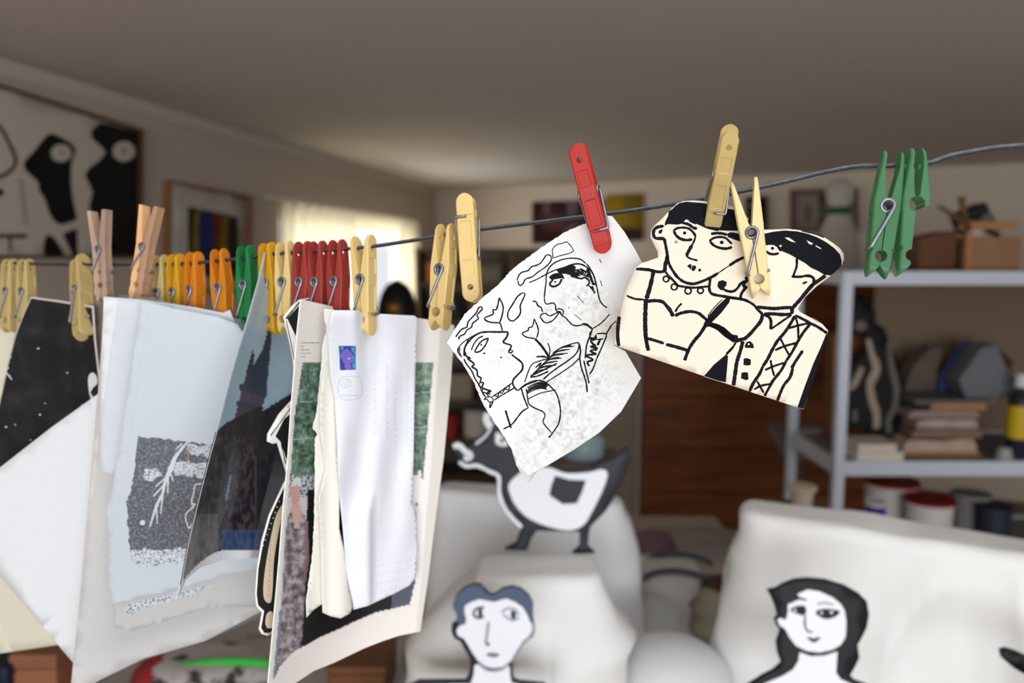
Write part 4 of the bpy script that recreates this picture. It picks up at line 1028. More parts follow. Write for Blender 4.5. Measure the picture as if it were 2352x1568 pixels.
def peg(top, bot, zt, m, label, kind='plastic', spread=0, zb=None, yaw=-23, openang=0, name='clothes_peg', group=None, slip=0, m2=None):
    r_ = bpy.data.objects.new(name, None); COL.objects.link(r_); r_.empty_display_size = .01; r_.matrix_world = peg_matrix(top, bot, zt, zb, yaw)
    tag(r_, label, 'clothes peg', group or ('wooden clothes pegs on the cable' if kind == 'wood' else 'plastic clothes pegs on the cable'))
    piv = Matrix.Translation((0, 0, .0045))
    for sgn in (0, 1):
        loc = (Matrix.Translation((0, 0, slip * .001)) if sgn else Matrix.Identity(4)) @ (Rz if sgn else Matrix.Identity(4)) @ piv @ Matrix.Rotation(D2R(openang), 4, 'Y') @ piv.inverted()
        add_child('peg_half', HM[(kind, spread)], r_, loc, (m2 if (sgn and m2) else m))
    add_child('spring', SMW if kind == 'wood' else SM, r_, Matrix.Identity(4), None)
    return r_
def plas(nm, c, tr=.35, tp=0, rough=.32): return mat(nm, c, rough, transl=tr, transp=tp, noise_amt=.06, nscale=60)
CR = plas('cream_plastic_peg', (240, 212, 144), .25); CRT = plas('clear_cream_plastic', (226, 204, 142), .35, .14); CRW = plas('straw_plastic', (238, 218, 158), .2)
YE = plas('yellow_plastic', (236, 186, 44), .4, .1); OR = plas('orange_plastic', (240, 160, 44), .45, .1); GR = plas('green_plastic', (50, 152, 84), .4, .12); GRL = plas('pale_green_plastic', (98, 160, 114), .35, .30, .22)
RE = plas('red_plastic', (194, 78, 72), .45, .08); RED = plas('bright_red_plastic', (212, 62, 54), .4, .08)
WD = mat('weathered_wood', (196, 164, 140), .8, rgb2=(140, 116, 102), nscale=90, stretch=(1, 1, .12)); WD2 = mat('fresh_wood', (232, 184, 134), .7, rgb2=(214, 160, 110), nscale=90, stretch=(1, 1, .12))
WD3 = mat('dull_wood', (190, 150, 118), .8, rgb2=(160, 126, 102), nscale=90, stretch=(1, 1, .12))
def L(z): return .075 * F / z
# the row on the cable, from left
row = [(-22, 597, 'cr', 0, 'translucent cream peg cut by the left edge of the photo, leftmost on the cable', CRT),
       (24, 594, 'cr', 0, 'translucent cream peg second from the left end of the cable', CRT),
       (60, 594, 'cr', 0, 'translucent cream peg third from the left end of the cable', CRT),
       (368, 585, '', 4, 'pale translucent cream peg right of the fresh wooden peg', CRT),
       (405, 583, '', 6, 'yellow peg between the pale cream peg and the orange peg', YE),
       (447, 578, '', 0, 'orange peg on the cable left of the yellow-orange pair', OR),
       (504, 571, '', 14, 'amber peg on the cable just left of the green one', OR),
       (565, 563, '', 8, 'green peg hanging in the middle of the crowded row', GR),
       (615, 557, '', 14, 'golden yellow peg right of the green peg in the row', YE),
       (655, 554, '', 6, 'cream peg in the row behind the tip of the castle photo', CR),
       (697, 554, '', 0, 'red peg, leftmost of the three hanging in the crowded row', RE),
       (731, 553, '', 3, 'red peg, middle of the three hanging in the crowded row', RE),
       (776, 550, '', 2, 'red peg, rightmost of the three, next to the cream peg over the envelope', RE)]
for x, y, k, dx, lb, m in row:
    z_ = zline(x); Lp = L(z_) * (1.0 if x > 100 else .95)
    peg((x, y), (x + dx, y + Lp), z_, m, lb, yaw=-23 + random.uniform(-6, 6), spread=0 if x not in (731, 776) else 0)
peg((834, 541), (841, 772), zline(834), CR, 'opaque cream peg gripping the stamped envelope', yaw=-25, spread=4)
peg((184, 590), (193, 776), .735, CRT, 'translucent cream peg clipped on the black card', yaw=-38, zb=.70)
peg((229, 484), (240, 690), .705, WD, 'weathered grey wooden peg with spread handles, left of the fresh wooden one', kind='wood', yaw=-13)
peg((349, 474), (316, 690), .675, WD3, 'fresh pale wooden peg above the white papers', kind='wood', yaw=-17, m2=WD2)
# single pegs
peg((1026, 514), (1009, 759), .580, CR, 'opaque cream peg seen from its side, first after the crowded row', yaw=-28, zb=.575)
peg((1087, 694), (1069, 447), .566, CR, 'opaque cream peg turned face-on and upside down on the cable', yaw=-80, zb=.57)
peg((1325, 334), (1390, 580), .508, RED, 'bright red peg holding the torn charcoal drawing', yaw=-103, zb=.518, slip=1.5)
peg((1679, 300), (1632, 528), .462, CRT, 'translucent straw peg clipped on the head of the couple card', yaw=-97, zb=.496, slip=3)
peg((1707, 412), (1748, 682), .477, CRW, 'straw peg seen from its side holding the couple card', spread=4, yaw=-12, zb=.489)
peg((2050, 348), (2011, 639), .462, GRL, 'green peg at far right on the cable, with its spring', yaw=-11, zb=.462, spread=0)
# broken green peg without a spring
r_ = bpy.data.objects.new('broken_clothes_peg', None); COL.objects.link(r_); r_.matrix_world = peg_matrix((2104, 342), (2074, 637), .458, None, -4)
tag(r_, 'broken green peg without a spring beside the far right green peg', 'clothes peg')
add_child('peg_half', HM[('plastic', 0)], r_, Matrix.Translation((.0012, 0, 0)) @ Rz, GRL)
# snapped half: keep only the handle
sn = HM['broken'].copy(); bm = bmesh.new(); bm.from_mesh(sn)
bmesh.ops.bisect_plane(bm, geom=bm.verts[:] + bm.edges[:] + bm.faces[:], plane_co=(0.004, 0, .0025), plane_no=(.5, 0, -1), clear_outer=True)
bmesh.ops.holes_fill(bm, edges=[e for e in bm.edges if e.is_boundary]); bm.to_mesh(sn); bm.free()
add_child('snapped_peg_half', sn, r_, Matrix.Translation((-.001, 0, 0)) @ Matrix.Translation((0, 0, .0275)) @ Matrix.Rotation(D2R(-6), 4, 'Y') @ Matrix.Translation((0, 0, -.0275)), GRL)

# ------------------------------------------------------------------ couple card
M_card_c = mat('ivory_card', (230, 218, 200), .75, transl=.08)
M_lino = mat('lino_ink', (20, 22, 28), .8, spec=.08, rgb2=(226, 216, 200), nscale=900, thr=(.72, .75))
M_lino2 = mat('lino_ink_solid', (18, 20, 25), .8, spec=.08, rgb2=(226, 216, 200), nscale=700, thr=(.765, .79))
A_ = tf(1480, 450, 6.272); B_ = tf(1700, 500, 6.272); C_ = tf(1400, 600, 5.6); D_ = tf(1620, 680, 5.807)
cz = plane(1660, 700, .492, -4, 3)
outl = A_((0, 955), (200, 885), (190, 800), (130, 680), (85, 590), (95, 500), (150, 420), (270, 310), (380, 190), (470, 110), (560, 72), (700, 64), (830, 70), (1000, 95), (1150, 115), (1290, 160), (1420, 240), (1505, 330)) \
    + B_((60, 110), (150, 165), (350, 172), (700, 160), (870, 180), (1050, 230), (1220, 285), (1350, 370), (1440, 440), (1490, 520), (1497, 600), (1460, 680), (1300, 840), (1100, 990), (930, 1150), (830, 1310), (870, 1360), (1040, 1450), (1200, 1555)) \
    + D_((1430, 285), (1560, 370), (1640, 460), (1610, 560), (1560, 760), (1480, 1000), (1400, 1250), (1310, 1510), (780, 1335), (600, 1275), (260, 1160), (0, 1080)) \
    + C_((1210, 1475), (500, 1230), (130, 1105), (58, 1070), (85, 850), (130, 700), (200, 400), (330, 90), (420, 15))
ink = []
WS = [1.12]
def S(f, w, *pts, mi=1, ly=1): ink.append(('S', f(*pts), w * WS[0], mi, ly))
def Ls(f, w, *pts, mi=1, ly=1): ink.append(('L', f(*pts), w, mi, ly))
def PG(f, *pts, mi=2, ly=1): ink.append(('P', f(*pts), mi, ly))
def QG(f, *pts, mi=2, ly=1): ink.append(('Q', f(*pts), mi, ly))
def CI(f, x, y, r, w, mi=1, ly=1, ry=None):
    c = f((x, y))[0]; s = f((x + 100, y))[0][0] - c[0]; k = s / 100
    ink.append(('C', circ(c[0], c[1], r * k, (ry or r) * k, 10), w, mi, ly))
def DT_(f, x, y, r, mi=2, ly=1, ry=None):
    c = f((x, y))[0]; k = (f((x + 100, y))[0][0] - c[0]) / 100
    ink.append(('P', circ(c[0], c[1], r * k, (ry or r) * k, 10), mi, ly))
# hair (woman)
PG(A_, (290, 430), (300, 370), (340, 290), (350, 220), (400, 190), (450, 140), (510, 100), (600, 82), (820, 98), (900, 110), (1140, 170), (1290, 200), (1420, 290), (1500, 400), (1500, 490), (1300, 500), (1180, 500), (980, 490), (900, 470), (750, 400), (640, 350), (600, 335), (540, 400), (480, 412), (340, 405))
S(A_, 6, (545, 385), (640, 410), (700, 455), (760, 470)); S(A_, 4, (640, 350), (700, 380), (750, 400)); S(A_, 2.6, (985, 485), (1070, 498), mi=2)
# ear, face side
S(A_, 6.5, (280, 432), (200, 445), (145, 480), (130, 550), (160, 605), (240, 612), (285, 610)); QG(A_, (205, 505), (250, 475), (265, 490), (245, 540), (210, 545))
S(A_, 6, (285, 605), (300, 680), (320, 780), (335, 880), (350, 960), (400, 1060), (480, 1170), (580, 1240), (700, 1265), (800, 1240), (900, 1200), (1000, 1150, ), (1060, 1110))
S(A_, 2.4, (1050, 1120), (1150, 1050), (1230, 1000)); S(A_, 6, (1225, 1003), (1300, 950), (1420, 890), (1500, 870))
S(A_, 8.5, (335, 860), (318, 930), (300, 1000), (295, 1080))
# left eye
S(A_, 5, (415, 505), (470, 465), (560, 455), (640, 470), (700, 520), (740, 580)); S(A_, 6, (425, 505), (460, 570), (530, 620), (620, 635), (690, 622)); DT_(A_, 580, 533, 25); CI(A_, 457, 663, 16, 1.6)
S(A_, 4, (740, 570), (715, 650), (680, 720)); S(A_, 7, (685, 710), (640, 790), (605, 860)); S(A_, 4, (600, 860), (650, 895), (710, 915), (768, 928))
# right eye
S(A_, 6, (960, 545), (1040, 535), (1120, 540), (1190, 560)); QG(A_, (1190, 545), (1240, 520), (1350, 540), (1400, 560), (1400, 660), (1330, 640), (1250, 610), (1200, 590))
S(A_, 5, (935, 650), (1000, 605), (1090, 590), (1170, 605), (1220, 650), (1262, 690)); S(A_, 5.5, (945, 655), (1000, 710), (1080, 745), (1180, 758), (1265, 735)); DT_(A_, 1115, 668, 30, ry=26)
# mouth
QG(A_, (612, 1010), (650, 980), (680, 985), (670, 1060), (640, 1030)); QG(A_, (695, 1000), (735, 1000), (748, 1030), (720, 1080), (690, 1080), (675, 1050)); DT_(A_, 797, 1067, 22)
# necklace
S(A_, 6, (0, 1055), (90, 1065), (180, 1090), (260, 1090), (300, 1070)); S(A_, 5, (300, 1085), (350, 1150), (420, 1220), (480, 1285)); S(A_, 4.6, (475, 1290), (560, 1305), (700, 1320), (830, 1310), (930, 1300))
for x, y, r in ((313, 1195, 42), (430, 1310, 44), (630, 1365, 46), (808, 1362, 42)): CI(A_, x, y, r, 4.4)
S(A_, 6, (950, 1180), (940, 1260), (935, 1330), (960, 1400), (1050, 1430), (1180, 1450), (1240, 1460))
S(A_, 5, (1240, 1465), (1330, 1480), (1430, 1490), (1510, 1520))
# pipe
QG(A_, (1050, 1300), (1065, 1230), (1130, 1210), (1190, 1240), (1180, 1290), (1150, 1320), (1170, 1360), (1090, 1350)); S(A_, 5.5, (1150, 1350), (1210, 1372), (1280, 1372), (1340, 1330), (1380, 1270), (1430, 1235), (1480, 1225))
QG(A_, (1440, 1180), (1470, 1140), (1520, 1200), (1490, 1240)); S(A_, 6, (1470, 1230), (1430, 1270), (1440, 1310), (1480, 1300)); S(A_, 6, (1480, 1300), (1420, 1370), (1390, 1430), (1388, 1480))
# dress
QG(C_, (530, 150), (555, 120), (590, 130), (590, 170), (550, 300), (500, 480), (455, 500), (480, 350), (510, 250)) if False else S(C_, 8.5, (565, 130), (545, 230), (515, 350), (475, 480))
S(C_, 6, (340, 100), (420, 100), (520, 115), (570, 125))
S(C_, 4.5, (220, 440), (320, 480), (440, 492)); S(C_, 9, (468, 480), (462, 620), (458, 780), (465, 980)); S(C_, 8, (465, 960), (480, 1060), (500, 1150))
S(C_, 7, (480, 515), (580, 505), (680, 520), (740, 580)); S(C_, 8, (730, 570), (780, 630), (820, 710)); S(C_, 4.4, (845, 650), (880, 590), (930, 540)); S(C_, 6.5, (840, 700), (920, 665), (1040, 645), (1140, 665), (1200, 710), (1260, 760))
PG(C_, (1265, 710), (1380, 580), (1500, 470), (1560, 460), (1540, 530), (1440, 660), (1320, 780), (1260, 760))
S(C_, 2, (1262, 705), (1340, 600), (1450, 490)); PG(C_, (1240, 740), (1310, 720), (1320, 780), (1300, 830), (1240, 850), (1205, 820))
PG(C_, (1300, 790), (1380, 800), (1480, 850), (1580, 940), (1600, 960), (1600, 1050), (1480, 970), (1380, 880), (1300, 845), (1260, 830))
S(C_, 7, (1230, 830), (1160, 940), (1090, 1020), (1020, 1130), (965, 1275)); S(C_, 6, (480, 990), (560, 1010), (700, 1055)); S(C_, 7, (725, 1068), (820, 1090), (940, 1125), (1020, 1150))
S(C_, 7.5, (125, 710), (108, 850), (105, 980), (120, 1090))
PG(C_, (1215, 1475), (1340, 1330), (1500, 1195), (1525, 1220), (1510, 1400), (1495, 1555), (1400, 1535))
S(C_, 4.4, (1500, 1190), (1600, 1090))
# right-hand figure : sleeve, collar, shirt
PG(D_, (90, 350), (190, 380), (270, 430), (350, 510), (430, 520), (440, 560), (520, 545), (520, 590), (420, 620), (350, 600), (270, 540), (170, 460), (60, 400))
S(D_, 5.5, (330, 15), (450, 35), (560, 65), (650, 120), (700, 180), (765, 240)); S(D_, 7.5, (765, 235), (740, 330), (660, 430), (590, 510), (510, 580))
S(D_, 7, (690, 145), (800, 155), (920, 165), (1040, 155), (1150, 150)); S(D_, 7, (780, 240), (900, 235), (1020, 245), (1150, 240)); S(D_, 7.5, (1155, 160), (1158, 240)); S(D_, 6, (780, 250), (840, 270), (875, 330), (870, 440)); S(D_, 4.4, (870, 440), (960, 380), (1060, 310), (1150, 250))
S(D_, 4.4, (410, 610), (360, 690), (280, 780))
S(D_, 8, (500, 600), (470, 720), (420, 880), (400, 1020), (375, 1190))
QG(D_, (525, 660), (550, 610), (600, 598), (640, 640), (648, 695), (590, 690), (530, 690)); PG(D_, (512, 830), (560, 825), (608, 845), (605, 918), (550, 925), (508, 915)); PG(D_, (482, 1020), (530, 1012), (570, 1020), (575, 1110), (540, 1120), (475, 1095))
DT_(D_, 578, 640, 13, mi=0, ly=2)
# braces
S(D_, 6.5, (1195, 260), (1140, 360), (1060, 480), (960, 600), (890, 720), (830, 840), (770, 930)); S(D_, 6.5, (770, 930), (720, 1040), (640, 1160), (590, 1270))
S(D_, 6, (1400, 370), (1310, 480), (1230, 610), (1160, 740), (1080, 860)); S(D_, 6, (1080, 860), (1010, 990), (900, 1130), (850, 1220), (790, 1330))
for a in (((1205, 280), (1235, 400), (1240, 560)), ((1105, 430), (1240, 390), (1380, 360)), ((1005, 570), (1060, 680), (1120, 790)), ((930, 720), (1060, 665), (1230, 620)), ((870, 850), (890, 960), (920, 1065)), ((795, 985), (920, 930), (1050, 890)), ((690, 1130), (740, 1220), (780, 1290)), ((650, 1245), (740, 1195), (870, 1170))): S(D_, 4.6, *a)
S(D_, 6, (1200, 255), (1310, 310), (1400, 360), (1500, 410), (1620, 490))
S(D_, 6.5, (1300, 725), (1210, 860), (1150, 960)); S(D_, 6.5, (1165, 960), (1130, 1080), (1040, 1200), (960, 1395))
PG(D_, (1605, 520), (1618, 480), (1632, 470), (1612, 560), (1560, 760), (1480, 1000), (1400, 1250), (1310, 1505), (1228, 1480), (1330, 1190), (1440, 900), (1540, 680))
# beret man
PG(B_, (340, 230), (480, 200), (640, 182), (820, 195), (960, 225), (1100, 275), (1240, 350), (1360, 440), (1440, 530), (1462, 620), (1455, 690), (1400, 750), (1310, 830), (1210, 820), (1130, 770), (1020, 720), (930, 650), (830, 595), (720, 530), (600, 480), (560, 460), (530, 420), (460, 392), (370, 395))
PG(B_, (640, 285), (700, 285), (740, 310), (800, 355), (740, 345), (690, 320), mi=0, ly=2); PG(B_, (955, 322), (1010, 350), (1048, 370), (1030, 390), (990, 375), mi=0, ly=2); PG(B_, (1090, 395), (1168, 440), (1160, 452), (1085, 410), mi=0, ly=2); PG(B_, (555, 400), (600, 390), (590, 425), mi=0, ly=2)
QG(B_, (365, 410), (420, 390), (490, 395), (540, 440), (570, 490), (500, 505), (420, 490), (385, 460), mi=0, ly=2); DT_(B_, 465, 440, 24, ly=3)
S(B_, 5.5, (375, 480), (420, 515), (490, 525), (558, 510), ly=3); S(B_, 2.4, (880, 185), (960, 205), (1100, 240), (1210, 285)); S(B_, 3, (540, 400), (550, 450), (590, 480))
S(B_, 5, (815, 580), (815, 690), (790, 770), (760, 850)); S(B_, 5, (740, 845), (830, 850), (900, 845), (950, 830)); S(B_, 6, (930, 835), (1010, 840), (1060, 880), (1050, 950), (990, 1005)); QG(B_, (885, 950), (920, 920), (970, 912), (965, 935), (920, 958))
S(B_, 8, (1230, 830), (1150, 890), (1050, 960), (960, 1060), (870, 1170), (790, 1260), (745, 1310)); S(B_, 4, (170, 300), (180, 355)); 
CD = [0]
o = sheet('lino_print_card', outl, cz, [M_card_c, M_lino, M_lino2], 26, .0007, ink, None)
tag(o, 'ivory cut-out card printed with a black couple, a necklaced woman and bereted man', 'card')

# ------------------------------------------------------------------ torn charcoal drawing
random.seed(11); WS[0] = 1.5
Z6 = tf(1010, 480, 2.449)
E_ = tf(1180, 530, 6.272); F_ = tf(1020, 640, 5.058); G_ = tf(1180, 700, 6.031); H_ = tf(1090, 840, 5.6)
def rough(poly, amp, step=5):
    if math.dist(poly[0], poly[-1]) < 1: poly = poly[:-1]
    return [(x + amp * (random.random() - .5) * 2, y + amp * (random.random() - .5) * 2) for x, y in densify(poly, step, False)]
left = Z6((900, 30), (860, 62), (820, 82), (720, 120), (640, 170), (560, 225), (490, 275), (400, 345), (330, 425), (240, 500), (140, 590), (75, 690), (40, 752), (75, 800), (130, 870), (190, 970), (240, 1090), (300, 1190), (370, 1290), (428, 1400), (430, 1440))
right = Z6((500, 1500), (610, 1440), (760, 1350), (900, 1255), (1020, 1140), (1080, 1040), (1133, 950), (1045, 800), (980, 765), (1010, 600), (1090, 420), (1137, 300), (1100, 230), (1040, 130), (970, 40))
outl = rough(left[:-1], .9) + [left[-1]] + densify(right, 12, False)
dz0 = plane(1250, 760, .516, 6, 6)
dz = bumped(dz0, lambda x, y: .010 * math.sin((x - 1030) / 420 * math.pi) + .00002 * (y - 800) * ((x - 1250) / 200))
SM_ = [(1330, 700, 70, .45), (1260, 740, 60, .5), (1290, 650, 40, .3), (1400, 740, 50, .35), (1330, 870, 60, .5), (1300, 960, 80, .5), (1390, 880, 60, .4), (1240, 1010, 60, .5), (1330, 1000, 50, .45), (1150, 820, 40, .25), (1130, 700, 40, .25), (1270, 900, 60, .35), (1230, 620, 30, .3), (1200, 1060, 40, .35), (1360, 680, 30, .4), (1110, 900, 40, .2), (1285, 800, 70, .3)]
def draw_col(x, y):
    s = sum(a * math.exp(-((x - cx) ** 2 + (y - cy) ** 2) / (2 * (r * .6) ** 2)) for cx, cy, r, a in SM_)
    n = .6 * noise.noise(Vector((x * .05, y * .05, 3))) + 1.1 * noise.noise(Vector((x * .12, y * .12, 9)))
    v = max(0, s * (.2 + n)) ; v = min(.3, v * .34)
    warm = max(0, 1 - math.dist((x, y), (1420, 760)) / 120) * 14
    return (227 - v * 185, 227 - v * 185 - warm * .4, 227 - v * 182 - warm)
ink = []
K = 1
for pts, w in [(((565, 395), (555, 270), (585, 225), (640, 190), (700, 180), (765, 155), (830, 225), (865, 290), (800, 325), (680, 355), (600, 380), (565, 395)), 2.2)]: Ls(E_, w, *pts)
S(E_, 2, (45, 715), (70, 650), (110, 600), (210, 570), (250, 520), (330, 495), (390, 460), (440, 390), (470, 350), (520, 350), (545, 390), (530, 440), (490, 490), (430, 540), (340, 600), (270, 660), (170, 695), (140, 750), (95, 790), (70, 770), (62, 715))
S(E_, 1.8, (222, 745), (330, 700), (440, 640), (560, 580), (640, 550)); S(E_, 2, (440, 960), (450, 860), (465, 740), (470, 640), (500, 550), (560, 480), (650, 430), (760, 400), (870, 395), (960, 410), (1040, 470))
S(E_, 2, (440, 960), (450, 1030), (480, 1055), (540, 1040), (580, 1045), (605, 1080), (600, 1115), (615, 1150), (650, 1170), (680, 1200), (700, 1225), (740, 1245), (800, 1310), (850, 1355), (930, 1365), (1000, 1345)); S(E_, 3.4, (990, 1340), (1050, 1350), (1090, 1380), (1130, 1410))
S(E_, 2, (610, 1125), (680, 1125), (715, 1160), (700, 1220)); S(E_, 2.6, (640, 1160), (665, 1165), (685, 1210)); S(E_, 2.2, (270, 1015), (320, 1020), (350, 1080), (395, 1105), (415, 1170)); S(E_, 2, (440, 1185), (395, 1205), (382, 1240), (450, 1320), (540, 1305), (610, 1240), (640, 1175), (520, 1225), (480, 1200), (440, 1185))
S(E_, 1.8, (1130, 1410), (1230, 1350), (1310, 1280), (1385, 1195)); S(E_, 1.6, (1480, 1295), (1420, 1345), (1380, 1400), (1330, 1480))
# hair hatching
QG(E_, (610, 560), (660, 535), (760, 515), (850, 490), (900, 520), (870, 560), (900, 600), (960, 610), (920, 660), (840, 650), (760, 620), (680, 615), mi=1)
S(E_, 2.4, (700, 540), (800, 500), (900, 475), (980, 485), (1060, 530), (1130, 600), (1170, 700), (1190, 800)); S(E_, 2, (1050, 470), (1110, 560), (1160, 660), (1190, 780), (1215, 900), (1240, 1000), (1290, 1070), (1345, 1105))
S(E_, 4, (1060, 540), (1090, 620), (1120, 700), (1150, 780)); S(E_, 3, (1100, 600), (1110, 690), (1170, 780)); S(E_, 3, (820, 650), (900, 670), (980, 690), (1010, 670), (1060, 690), (1090, 730), (1080, 770), (1045, 795))
for i in range(5): S(E_, 2.6, (1080 + i * 18, 790 + i * 20), (1110 + i * 14, 810 + i * 22), (1150 + i * 6, 808 + i * 18))
for i in range(16):
    x = 740 + i * 22 + random.uniform(-8, 8); y = 560 + 12 * math.sin(i) + i * 3; S(E_, 2.2, (x - 20, y - 40), (x + 18, y - 5), (x - 8, y + 30), (x + 24, y + 55))
for i in range(6): DT_(E_, 800 + i * 38, 600 + (i % 3) * 16 - 50 * (i % 2), 9, mi=0, ly=2)
# eye
S(E_, 5, (515, 680), (560, 650), (640, 630), (690, 640)); S(E_, 4, (530, 690), (620, 675), (700, 660), (720, 690)); S(E_, 3, (690, 690), (660, 760), (590, 800), (530, 790), (525, 750), (570, 700)); DT_(E_, 597, 735, 14, mi=1)
S(E_, 3, (625, 560), (680, 620), (720, 680))
# flowers, blob, wiggle
S(F_, 2.2, (640, 220), (625, 300), (605, 360), (565, 360), (570, 410), (470, 455), (495, 490), (560, 508), (645, 515), (665, 560), (678, 610)); S(F_, 2.2, (640, 220), (685, 320), (675, 420), (645, 510))
S(F_, 2.2, (905, 165), (850, 210), (800, 290), (745, 385), (745, 460), (800, 490), (870, 430), (890, 370), (885, 310), (940, 180), (905, 165))
S(F_, 2, (1048, 465), (1025, 555), (985, 565), (975, 600), (910, 630), (950, 675), (1060, 695)); S(F_, 2, (1048, 465), (1095, 590), (1075, 690)); S(G_, 3.6, (295, 470), (370, 550), (430, 630), (500, 740)); S(G_, 1.8, (470, 525), (500, 610), (490, 720)); S(G_, 2.6, (310, 718), (400, 715), (480, 730))
S(F_, 2.2, (135, 675), (200, 590), (265, 560), (280, 500), (370, 400), (400, 340), (435, 325), (445, 350), (400, 400), (380, 430), (400, 460), (330, 520), (320, 560), (260, 600), (240, 640), (180, 670), (168, 700), (185, 690))
# left head
S(F_, 2.8, (235, 900), (240, 800), (310, 700), (400, 635), (480, 618), (620, 618), (745, 618)); S(F_, 2.8, (745, 620), (725, 680), (680, 735)); S(F_, 2.6, (680, 738), (740, 760), (780, 775), (765, 820), (750, 850), (780, 860), (800, 840), (775, 825)); S(F_, 2.8, (785, 880), (850, 930), (905, 980), (910, 1050), (850, 1120), (805, 1170), (800, 1230), (850, 1300)); S(F_, 2, (850, 1300), (960, 1230), (1080, 1185))
S(F_, 1.6, (380, 640), (260, 710), (190, 770), (155, 840), (210, 915)); S(F_, 1.6, (290, 690), (245, 780), (240, 850)); S(F_, 1.5, (170, 800), (165, 850), (180, 880)); S(F_, 1.5, (182, 790), (182, 860), (205, 905))
S(F_, 2.6, (245, 850), (260, 900), (310, 920), (270, 925), (330, 970), (350, 1000), (320, 1020), (380, 1060), (390, 1130), (430, 1150), (420, 1200), (460, 1210), (440, 1260), (500, 1290), (545, 1305), (500, 1320), (540, 1340))
S(F_, 2.2, (230, 930), (260, 990), (320, 1070), (360, 1160), (410, 1240), (450, 1330), (480, 1370)); S(F_, 1.8, (420, 1200), (400, 1240), (450, 1270), (440, 1310), (490, 1330), (520, 1370)); S(F_, 1.8, (470, 1410), (480, 1380), (540, 1370), (570, 1400), (560, 1430), (520, 1430), (500, 1400), (460, 1400)); S(F_, 1.8, (570, 1420), (530, 1500), (535, 1440))
S(F_, 2, (315, 830), (350, 750), (400, 690), (455, 665)); S(F_, 2.4, (515, 690), (440, 720), (385, 790), (360, 850), (420, 840), (480, 770), (515, 690)); DT_(F_, 432, 768, 11, mi=1); DT_(F_, 467, 866, 12, mi=1); DT_(F_, 662, 913, 11, mi=1)
S(F_, 2, (560, 1370), (680, 1290), (790, 1210)); S(F_, 2, (580, 1410), (690, 1340), (820, 1265)); S(F_, 1.8, (590, 1350), (620, 1370), (640, 1320), (670, 1330), (710, 1280), (750, 1290), (760, 1230))
# leaf
S(G_, 1.8, (150, 1070), (240, 840), (350, 780), (490, 740)); S(G_, 1.8, (540, 670), (640, 600), (800, 540), (900, 520)); S(G_, 2.2, (900, 520), (900, 600), (850, 690), (740, 780), (620, 860), (500, 950), (410, 1030)); S(G_, 1.8, (915, 730), (800, 840), (640, 950), (450, 1070)); S(G_, 2.4, (905, 530), (925, 640), (915, 740), (940, 880), (1000, 1060), (1018, 1210)); S(G_, 2.2, (970, 770), (1000, 900), (1045, 1090))
for i in range(13):
    t = i / 12; x0 = 240 + 330 * t; y0 = 980 - 330 * t; S(G_, 1.7, (x0, y0), (x0 + 110, y0 - 70 - 10 * (i % 2)), (x0 + 230 + 30 * (i % 3), y0 - 90 - 15 * (i % 2)))
S(G_, 2, (300, 870), (380, 800), (350, 860), (390, 870)); S(G_, 2.4, (225, 1000), (330, 985), (480, 920)); S(G_, 2.4, (230, 985), (330, 940), (600, 810))
# right strap
S(G_, 2.4, (1090, 330), (1060, 420), (1010, 560), (990, 740)); S(G_, 2, (1060, 370), (1050, 440)); QG(G_, (1050, 440), (1110, 450), (1140, 400), (1150, 480), (1060, 500), mi=1); S(G_, 2.2, (1150, 400), (1280, 405), (1240, 540), (1150, 740)); S(G_, 2.2, (1360, 270), (1280, 405)); S(G_, 2.2, (1150, 740), (1100, 880), (1050, 960))
S(G_, 3, (1060, 500), (1110, 560), (1060, 580), (1160, 600), (1060, 640), (1140, 680), (1000, 700), (1100, 760), (1020, 790), (1050, 850)); S(G_, 3.6, (1120, 540), (1140, 640)); S(G_, 3.6, (1200, 470), (1160, 560)); S(G_, 2, (1140, 480), (1240, 470))
# neck/arch lower
S(H_, 2.2, (600, 290), (640, 420), (690, 540)); S(H_, 2.2, (690, 540), (620, 580), (560, 650), (480, 750), (370, 812)); S(H_, 3, (398, 570), (430, 680), (470, 800)); S(H_, 2.2, (560, 315), (640, 250), (730, 205), (810, 188), (900, 205), (980, 270), (1050, 350), (1090, 470), (1105, 600), (1085, 730), (1040, 810), (960, 920)); S(H_, 2, (665, 290), (685, 430), (700, 490), (770, 540), (880, 590), (905, 640), (885, 730), (990, 860)); S(H_, 1.6, (690, 425), (850, 350), (1040, 310)); DT_(H_, 962, 912, 14, mi=1)
for i in range(14):
    x = 680 + i * 18; y = 300 - 60 * math.sin(i / 13 * 2.2); S(H_, 2.2, (x, y - 35), (x + 25, y), (x - 5, y + 30), (x + 18, y + 55))
S(H_, 1.6, (200, 540), (235, 470), (240, 440)); S(E_, 1.1, (1245, 710), (1275, 800)); S(E_, 1.1, (1235, 400), (1260, 465)); S(E_, 1.2, (780, 1095), (805, 1118)); S(E_, 1, (910, 930), (1010, 1040)); S(E_, 1, (870, 1200), (985, 1290))
M_char = mat('charcoal_line', (26, 26, 28), .9, spec=.05, rgb2=(110, 108, 106), nscale=1100, thr=(.62, .8))
M_draw = mat('drawing_paper', (240, 238, 236), .85, attr='Col', transl=.12)
M_pp = mat('paper_patch', (238, 236, 234), .85)
o = sheet('charcoal_drawing', outl, dz, [M_draw, M_char], 5, .0004, [(k[0], k[1], k[2], min(1, k[3]), *k[4:]) if k[0] not in 'PQ' else (k[0], k[1], min(1, k[2]), *k[3:]) for k in ink if not (k[0] in 'PQ' and k[2] == 0)], None, colfn=draw_col)
tag(o, 'torn white paper with charcoal drawing of profile heads, held by bright red peg', 'drawing')
